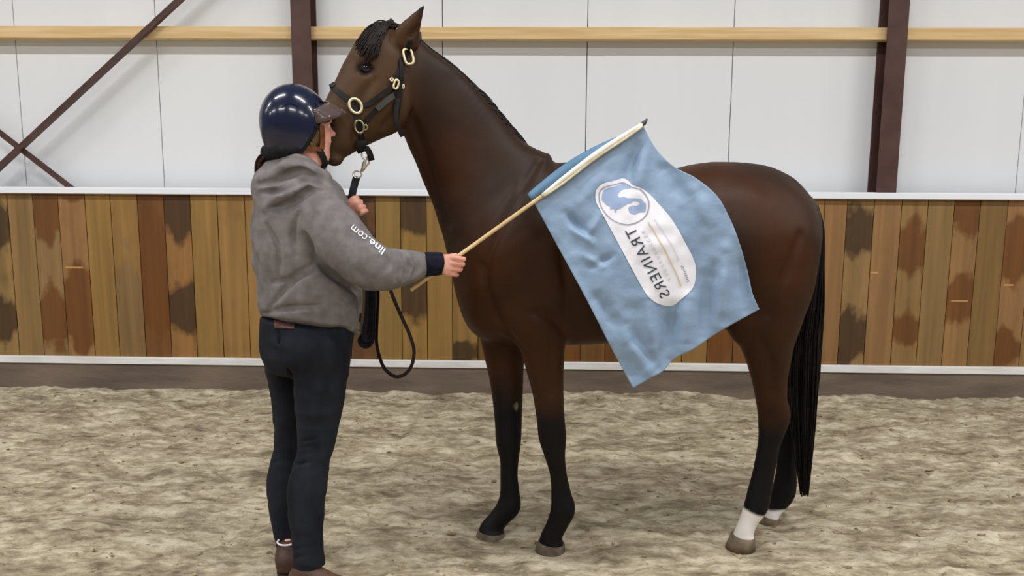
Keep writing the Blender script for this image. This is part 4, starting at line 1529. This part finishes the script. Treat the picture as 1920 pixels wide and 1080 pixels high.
# brim
vs, fs = [], []
nb = 22
for i in range(nb + 1):
    a = math.radians(-72 + 144 * i / nb)
    c_ = math.cos(a * 90 / 72)
    fx, ly = dome(a, .012)
    n2 = unit(hf * math.cos(a * .55) + HL_ * math.sin(a * .55))
    ext = .002 + .058 * max(0, c_) ** .55
    base_ = HCc + hf * fx * .985 + HL_ * ly * .985 + hu * (.036 + .024 * max(0, c_))
    for j in range(5):
        t = j / 4
        vs.append(base_ + n2 * ext * t + hu * (-.016 * t * t - .024 * t - .006 * t * (1 - c_)))
for i in range(nb):
    for j in range(4):
        fs.append((i * 5 + j, (i + 1) * 5 + j, (i + 1) * 5 + j + 1, i * 5 + j + 1))
br = helm_par(mesh_obj('brim', vs, fs, MAT['visor']))
br['label'] = 'smoky brown brim'
md = br.modifiers.new('thickness', 'SOLIDIFY'); md.thickness = .004; md.offset = 0
# raised side panel with vent slots and a stud
def on_dome(a, z, off=.001):
    fx, ly = dome(a, z)
    p = HCc + hf * fx + HL_ * ly + hu * z
    n = unit(hf * fx / ra_ ** 2 + HL_ * ly / rl_ ** 2 + hu * z / ru_ ** 2)
    return p + n * off, n


for a0, a1, z in ((-62, -30, .052), (-128, -96, .052)):
    pts, nn = zip(*[on_dome(math.radians(a0 + (a1 - a0) * t), z + .012 * math.sin(t * math.pi)) for t in np.linspace(0, 1, 8)])
    v, f = tube_geo(pts, 0, flat=(.004, .0016), hint=np.array(nn))
    helm_par(mesh_obj('vent', v, f, MAT['helmet'], None, False))
p_, n_ = on_dome(math.radians(-72), -.018, .001)
bm = bmesh.new(); bmesh.ops.create_cone(bm, segments=18, radius1=.008, radius2=.006, depth=.004, cap_ends=True)
R_ = Vector((0, 0, 1)).rotation_difference(Vector(n_)).to_matrix().to_4x4()
bm.transform(Matrix.Translation(Vector(p_)) @ R_)
helm_par(bm_obj('stud', bm, MAT['scarf'], None, True))
# harness: brown side straps, black chin strap with a loose end, black neck pad
bb_ = bvh_of(BVF)


def head_strap(name, pts, hw, mat, off, dangle=None):
    pos, nor = [], []
    for c in catmull(pts, 5):
        p, n = cast(bb_, c[0], c[1], 2.74, off)
        pos.append(p); nor.append(n)
    if dangle:
        for c in dangle:
            pos.append(P(c[0], c[1], pos[-1][1] - .002)); nor.append(nor[-1])
    v, f = tube_geo(np.array(pos), 0, flat=(hw, .002), hint=np.array(nor))
    return helm_par(mesh_obj(name, v, f, mat, None, False))


head_strap('front_strap', [(599, 236), (600, 252), (600, 268), (599, 280)], .009, MAT['strap_brown'], .012)
head_strap('rear_strap', [(553, 273), (570, 277), (585, 279), (599, 280)], .007, MAT['strap_brown'], .010)
head_strap('chin_strap', [(596, 280), (601, 290), (605, 300), (607, 306)], .011, MAT['scarf'], .008, [(603, 318), (608, 328), (611, 334)])
NPf = Field(hc_ - [.22, .16, .16], hc_ + [.12, .16, .08], .004)
NPf.round([P(510, 278, 2.86), P(505, 286, 2.78), P(530, 283, 2.725), P(556, 281, 2.725)], [.022, .028, .026, .014], .01)
NPf.round([P(500, 300, 2.80), P(503, 288, 2.78)], [.014, .02], .01)
sv = NPf.mesh(2); n_ = normals(*sv)
if (n_ * (sv[0] - sv[0].mean(0))).sum() < 0: sv = (sv[0], sv[1][:, ::-1])
npd = net_obj('neck_pad', sv, MAT['scarf'], None); helm_par(npd)

# hair: short strands under the helmet's edge and an auburn ponytail tucked into the hood
lines = []
for i in range(170):
    t = R0.random()
    yr = R0.uniform(241, 271); xr = 596 - (yr - 234) * .63
    a = (min(xr + R0.uniform(2, 7), 600), yr)
    b = (min(xr + R0.uniform(6, 16), 601), min(yr + R0.uniform(8, 20), 283))
    p0, n0 = cast(bb_, *a, 2.73, .004); p1, n1 = cast(bb_, *b, 2.73, .003)
    m_ = (p0 + p1) / 2 + (n0 + n1) * .003
    lines.append(catmull([p0, m_, p1], 3))
strands('hair', lines, .0034, .0016, MAT['person_hair'], person)
lines = []
for i in range(110):
    u, w_ = R0.uniform(-1, 1), R0.uniform(-1, 1)
    lines.append(catmull([P(512 + u * 6, 288 + w_ * 4, 2.79 + w_ * .03), P(496 + u * 8, 294 + w_ * 5, 2.79 + w_ * .035), P(485 + u * 6, 306 + w_ * 4, 2.79 + w_ * .035), P(483 + u * 5, 326 + w_ * 6, 2.80 + w_ * .03)], 4))
strands('ponytail', lines, .0035, .0022, MAT['ponytail'], person)

# ------------------------------------------------------------------ the lead rope
lead = empty('lead_rope', P(684, 300, 2.97))
tag(lead, 'black lead strap with metal snap, clipped below the jaw and looped from the rider\'s hand', 'lead rope')
YR = 2.955
R_c = 1.0 / 540
v, f = tube_geo([P(684, 289, YR) + rt * math.cos(q) * 6 * R_c + up * math.sin(q) * 9 * R_c for q in np.linspace(0, 2 * math.pi, 20, endpoint=False)], .0028, 6, True, hint=fw)
g1 = (v, f)
g2 = tube_geo(catmull([P(686, 297, YR), P(683, 307, YR), P(681, 316, YR), P(677, 322, YR)], 5), [.004 + .004 * math.sin(i / 15 * math.pi) for i in range(16)], 8)
g3 = tube_geo(catmull([P(688, 296, YR), P(692, 304, YR), P(687, 312, YR), P(683, 316, YR)], 5), .0032, 6)
v, f = merge(g1, g2, g3)
mesh_obj('snap_hook', v, f, MAT['chrome'], lead)
v, f = tube_geo([P(670, 327, YR) + rt * math.cos(q) * 8 * R_c + up * math.sin(q) * 6.5 * R_c for q in np.linspace(0, 2 * math.pi, 20, endpoint=False)], .003, 6, True, hint=fw)
mesh_obj('swivel_ring', v, f, MAT['chrome'], lead)


def web(name, pts, hw, mat, ht=.0016, twist=None):
    pth = catmull([P(x, y, Yd) for x, y, Yd in pts], 8)
    hint = (0, 1, 0)
    if twist:
        n_ = len(pth)
        hint = np.array([[math.sin(twist[0] + (twist[1] - twist[0]) * i / n_), math.cos(twist[0] + (twist[1] - twist[0]) * i / n_), 0] for i in range(n_)])
    v, f = tube_geo(pth, 0, flat=(hw, ht), hint=hint)
    return mesh_obj(name, v, f, mat, lead, False)


web('strap', [(669, 331, YR), (665, 345, 2.952), (661, 362, 2.945), (659, 380, 2.945), (666, 410, 2.955), (676, 460, 2.965), (686, 520, 2.95)], .0125, MAT['webbing'], .003)
web('strap_fold', [(690, 470, 2.96), (694, 520, 2.955), (692, 580, 2.95), (684, 625, 2.95), (677, 637, 2.95), (681, 646, 2.945), (692, 645, 2.94), (698, 628, 2.94), (699, 580, 2.94), (698, 500, 2.945), (694, 470, 2.95)], .012, MAT['webbing'], .002)
web('strap_fold', [(688, 480, 2.94), (690, 540, 2.935), (688, 590, 2.935), (683, 622, 2.935), (685, 636, 2.935), (694, 632, 2.93), (696, 600, 2.93), (697, 540, 2.93), (694, 480, 2.935)], .009, MAT['webbing'], .002)
web('strap_loop', [(700, 470, 2.95), (709, 540, 2.945), (707, 600, 2.94), (706, 640, 2.94), (712, 670, 2.94), (722, 692, 2.94), (741, 706, 2.94), (760, 701, 2.94), (773, 682, 2.94), (776, 655, 2.94), (767, 625, 2.94), (752, 592, 2.94), (739, 562, 2.94), (729, 535, 2.945), (716, 500, 2.95), (704, 470, 2.955)], .0062, MAT['webbing_edge'], .0016, twist=(0.9, -0.9))

# ------------------------------------------------------------------ the flag
flag = empty('flag', PB)
tag(flag, 'sky blue training flag on a wooden pole held against the horse\'s flank', 'flag')
v, f = tube_geo([PB + (PT - PB) * t for t in np.linspace(0, 1, 8)], .0066, 12, hint=(0, 1, 0))
mesh_obj('pole', v, f, MAT['pole'], flag)
v, f = tube_geo([PT - pd * .012, PT + pd * .004, PT + pd * .014 + up * .006], [.0085, .007, .003], 10, hint=(0, 1, 0))
mesh_obj('pole_tip', v, f, MAT['pole_tip'], flag)


def edge(pts):
    c = catmull(pts, 10)
    s_ = np.concatenate([[0], np.cumsum(np.linalg.norm(np.diff(c, axis=0), axis=1))])
    s_ /= s_[-1]
    return lambda t: np.stack([np.interp(t, s_, c[:, 0]), np.interp(t, s_, c[:, 1])], -1)


eT = edge([(1001, 380), (1050, 344), (1104, 305), (1155, 270), (1206, 236)])
eL = edge([(1001, 380), (1050, 470), (1100, 562), (1145, 650), (1187, 728)])
eR = edge([(1206, 236), (1230, 279), (1265, 313), (1305, 334), (1345, 368), (1371, 415), (1388, 460), (1402, 510), (1411, 550), (1424, 580)])
eB = edge([(1187, 728), (1220, 709), (1243, 696), (1264, 673), (1300, 655), (1330, 634), (1366, 612), (1424, 580)])
NU, NV = 110, 150
uu, vv = np.meshgrid(np.linspace(0, 1, NU), np.linspace(0, 1, NV), indexing='ij')
cT, cB, cL, cR = eT(uu), eB(uu), eL(vv), eR(vv)
A_, B_, C_, D_ = np.array([1001, 380.]), np.array([1206, 236.]), np.array([1424, 580.]), np.array([1187, 728.])
U, Vv = uu[..., None], vv[..., None]
PXY = (1 - Vv) * cT + Vv * cB + (1 - U) * cL + U * cR - ((1 - U) * (1 - Vv) * A_ + U * (1 - Vv) * B_ + U * Vv * C_ + (1 - U) * Vv * D_)


def pole_Y(px):
    t = (px - 770) / 437.0
    return 2.715 + (2.855 - 2.715) * t


pole_n = unit(np.array([231 - 544, -(1207 - 770)], float)) * -1       # outline-plane normal of the pole, pointing down


def ridge(px, py, a, b, w):
    a, b = np.array(a, float), np.array(b, float)
    e = b - a
    t = np.clip(((px - a[0]) * e[0] + (py - a[1]) * e[1]) / (e @ e), 0, 1)
    d = np.hypot(px - a[0] - t * e[0], py - a[1] - t * e[1])
    return np.exp(-(d / w) ** 2) * (0.35 + 0.65 * np.sin(np.pi * np.clip(t, .04, .96)))


FOLDS = [((1200, 246), (1172, 345), 13, -.012), ((1212, 262), (1196, 360), 15, .012), ((1150, 285), (1095, 375), 14, .008), ((1060, 400), (1100, 440), 9, -.010), ((1105, 440), (1125, 405), 8, .009), ((1075, 430), (1110, 455), 7, .008),
         ((1110, 500), (1150, 480), 8, -.007), ((1095, 480), (1130, 500), 7, .006), ((1120, 560), (1180, 640), 14, -.010), ((1150, 590), (1215, 690), 16, .012), ((1175, 610), (1230, 690), 12, -.010), ((1215, 560), (1222, 650), 13, .011),
         ((1262, 580), (1250, 670), 14, -.012), ((1290, 560), (1285, 650), 15, .010), ((1330, 520), (1320, 630), 16, -.012), ((1362, 470), (1350, 610), 15, .012), ((1385, 470), (1400, 580), 14, -.010), ((1300, 360), (1340, 430), 20, .010), ((1250, 320), (1290, 380), 16, -.008), ((1060, 500), (1130, 640), 16, .008)]


def cloth_Y(px, py):
    px, py = np.asarray(px, float), np.asarray(py, float)
    # distance below the pole in outline units, blends from the pole to the flank
    s_ = np.clip(((px - 1001) * (236 - 380) * -1 + (py - 380) * (1206 - 1001)) / math.hypot(205, 144) / 390.0, 0, 1)
    along = np.clip(((px - 1001) * 205 + (py - 380) * -144) / (205 ** 2 + 144 ** 2), -.3, 1.6)
    base_ = (pole_Y(1001 + 205 * np.clip(along, 0, 1)) + .010) * (1 - s_) + (2.775 + .018 * along) * s_
    bulge = -.018 * np.sin(np.pi * np.clip(s_, 0, 1)) - .02 * np.exp(-(((px - 1290) / 90) ** 2 + ((py - 430) / 90) ** 2))
    w = 0
    for a, b, wd, amp in FOLDS:
        w = w + ridge(px, py, a, b, wd) * amp * 1.9
    q = np.stack([px / 46, py / 46, np.zeros_like(px)], -1)
    w = w + (noise3(q * .6, 31) - .5) * .018 + (noise3(q * 2.3, 32) - .5) * .007
    return base_ + bulge - w * np.clip(s_ * 8, 0.1, 1)


CY = cloth_Y(PXY[..., 0], PXY[..., 1])
D_ = fw + rt * ((PXY[..., 0] - 960) / F_PX)[..., None] - up * ((PXY[..., 1] - 540) / F_PX)[..., None]
CV = D_ * (CY / D_[..., 1])[..., None] + np.array([0, 0, HC])
I = np.arange(NU * NV).reshape(NU, NV)
cfaces = np.stack([I[:-1, :-1], I[1:, :-1], I[1:, 1:], I[:-1, 1:]], -1).reshape(-1, 4)
cloth = net_obj('cloth', (CV.reshape(-1, 3), cfaces), MAT['cloth'], flag)
md = cloth.modifiers.new('thickness', 'SOLIDIFY'); md.thickness = .001; md.offset = 0
# the hem rolled round the pole, seen as an open tube on its upper side
vs, fs = [], []
NS, NR = 40, 16
for i in range(NS):
    t = i / (NS - 1)
    px = 1004 + (1204 - 1004) * t; py = 378 + (238 - 378) * t
    rad = (13 * (1 - t) ** .6 + 9 * math.sin(math.pi * min(1, t * 1.1)) + 1.5)
    for k in range(NR):
        q = math.radians(-60 + 300 * k / (NR - 1))
        off = -pole_n * rad * (0.62 + .62 * math.cos(q))
        Yo = pole_Y(px) + .016 - rad / 560 * .8 * math.sin(q)
        vs.append(P(px + off[0] - 5 * (1 - t) * 1, py + off[1], Yo))
for i in range(NS - 1):
    for k in range(NR - 1):
        fs.append((i * NR + k, i * NR + k + 1, (i + 1) * NR + k + 1, (i + 1) * NR + k))
hem = mesh_obj('rolled_hem', vs, fs, MAT['cloth_inner'], flag)
md = hem.modifiers.new('thickness', 'SOLIDIFY'); md.thickness = .0012
# white sleeve and cream cord lying along the pole
pts, rr = [], []
for t in np.linspace(0, 1, 24):
    px = 1017 + (1203 - 1017) * t
    q = on_pole(px)
    pts.append(q + up * (.002 + .009 * math.sin(math.pi * min(1, t * 1.05)) ** 1.0) + np.array([0, -.007, 0]))
    rr.append(.0035 + .0065 * math.sin(math.pi * (0.12 + .76 * t)))
v, f = tube_geo(pts, rr, 10, hint=(0, 1, 0))
mesh_obj('pole_sleeve', v, f, MAT['cord_white'], flag)
pts = [on_pole(1020 + 184 * t) - up * (.004 + .003 * math.sin(9 * t)) + np.array([0, -.010, 0]) for t in np.linspace(0, 1, 20)]
v, f = tube_geo(pts, .0042, 8, hint=(0, 1, 0))
mesh_obj('cord', v, f, MAT['cord'], flag)


def on_cloth(x, y, lift=.0022):
    return P(x, y, float(cloth_Y(x, y)) - lift)


def flat_print(name, poly, mat, lift, sub=7.0):
    bm = bmesh.new()
    vs = [bm.verts.new((p[0], p[1], 0)) for p in poly]
    for t in tessellate_polygon([[Vector((p[0], p[1], 0)) for p in poly]]):
        try: bm.faces.new([vs[i] for i in t])
        except ValueError: pass
    for _ in range(6):
        le = [e for e in bm.edges if e.calc_length() > sub]
        if not le: break
        bmesh.ops.subdivide_edges(bm, edges=le, cuts=1)
        bmesh.ops.triangulate(bm, faces=bm.faces[:])
    for v in bm.verts:
        v.co = Vector(on_cloth(v.co.x, v.co.y, lift))
    return bm_obj(name, bm, mat, cloth, True)


cap = [(105, 200), (112, 145), (160, 98), (250, 75), (310, 58), (350, 75), (390, 110), (460, 137), (520, 185), (590, 260), (660, 340), (720, 430), (790, 560), (840, 660), (857, 720), (855, 820), (835, 880), (790, 930), (740, 972), (695, 1008), (640, 1013), (580, 1000), (525, 965), (480, 915), (420, 810), (350, 680), (280, 550), (210, 420), (150, 310), (115, 245)]
cap = catmull([(1090 + a / 4, 320 + b / 4) for a, b in cap] + [(1090 + 105 / 4, 320 + 50)], 3)[:-1]
flat_print('white_badge', [tuple(p) for p in cap], MAT['print_white'], .0022)
rg = [(240, 450), (252, 360), (310, 290), (430, 240), (560, 210), (690, 180), (790, 215), (880, 270), (1050, 320), (1150, 430), (1200, 560), (1190, 700), (1130, 830), (1000, 930), (850, 983), (740, 985), (600, 950), (480, 885), (370, 780), (290, 660), (250, 550)]
rg = catmull([(1100 + a / 10.285, 325 + b / 10.285) for a, b in rg] + [(1100 + 240 / 10.285, 325 + 450 / 10.285)], 5)
rc = rg[:-1].mean(0)
vs, fs = [], []
m_ = len(rg) - 1
for s_ in (.975, 1.02):
    for p in rg[:-1]:
        q = rc + (p - rc) * s_
        vs.append(on_cloth(q[0], q[1], .0040))
fs = [(k, (k + 1) % m_, m_ + (k + 1) % m_, m_ + k) for k in range(m_)]
mesh_obj('emblem_ring', vs, fs, MAT['print_grey'], cloth)
em = [(300, 400), (330, 320), (430, 275), (560, 250), (650, 215), (720, 200), (800, 235), (860, 280), (760, 290), (680, 320), (620, 370), (595, 430), (640, 470), (700, 450), (800, 480), (930, 480), (1050, 490), (1090, 540), (1140, 580), (1145, 660), (1125, 745), (1010, 750), (940, 790), (880, 780), (830, 750), (805, 690), (810, 650), (880, 620), (960, 630), (1020, 600), (1020, 550), (960, 530), (890, 530), (870, 560), (780, 590), (700, 640), (640, 680), (580, 690), (570, 750), (545, 750), (535, 690), (500, 670), (480, 690), (460, 710), (455, 640), (390, 610), (340, 560), (290, 510)]
flat_print('emblem', [(1100 + a / 10.285, 325 + b / 10.285) for a, b in em], MAT['print_blue'], .0034, 5)
rdir = unit(np.array([515 - 145, 905 - 215.0])); udir = unit(np.array([-98, 60.0])); udir = unit(udir - rdir * (udir @ rdir))
org = np.array([1160 + 195 / 6, 400 + 185 / 6]) - rdir * 7.5
text_print('lettering', 'TRAINERS', org, rdir, udir, 145, 20, lambda x, y: on_cloth(x, y, .0042), MAT['print_dark'], cloth, spacing=1.12)
ol = catmull([(1215, 416), (1231, 442), (1247, 470), (1258, 493), (1269, 515), (1277, 537)], 8)
vs, fs = [], []
for i, p in enumerate(ol):
    t = unit(ol[min(i + 1, len(ol) - 1)] - ol[max(i - 1, 0)]); n2 = np.array([-t[1], t[0]])
    for s_ in (-1.2, 1.2):
        q = p + n2 * s_
        vs.append(on_cloth(q[0], q[1], .0040))
fs = [(2 * i, 2 * i + 1, 2 * i + 3, 2 * i + 2) for i in range(len(ol) - 1)]
mesh_obj('orange_line', vs, fs, MAT['print_orange'], cloth)


def dashes(name, pts, n, hgt, mat, gap=.3):
    c = catmull(pts, 16)
    s_ = np.concatenate([[0], np.cumsum(np.linalg.norm(np.diff(c, axis=0), axis=1))])
    L_ = s_[-1]
    vs, fs = [], []
    for i in range(n):
        a, b = L_ * i / n, L_ * (i + 1 - gap * R0.uniform(.7, 1.3)) / n
        h = hgt * R0.uniform(.7, 1.0)
        p0 = np.array([np.interp(a, s_, c[:, 0]), np.interp(a, s_, c[:, 1])])
        p1 = np.array([np.interp(b, s_, c[:, 0]), np.interp(b, s_, c[:, 1])])
        t = unit(p1 - p0); n2 = np.array([-t[1], t[0]])
        o = len(vs)
        for q in (p0 - n2 * h / 2, p1 - n2 * h / 2, p1 + n2 * h / 2, p0 + n2 * h / 2):
            vs.append(on_cloth(q[0], q[1], .0040))
        fs.append((o, o + 1, o + 2, o + 3))
    return mesh_obj(name, vs, fs, mat, cloth)


dashes('small_print', [(1227, 411), (1240, 430), (1256, 453), (1266, 472), (1274, 490)], 22, 2.6, MAT['print_faint'], .35)
dashes('small_print', [(1278, 498), (1284, 510), (1291, 530)], 9, 4.5, MAT['print_grey'], .4)
dashes('faint_print', [(1206, 432), (1222, 460), (1240, 493), (1258, 530)], 12, 7, MAT['print_faint'], .55)
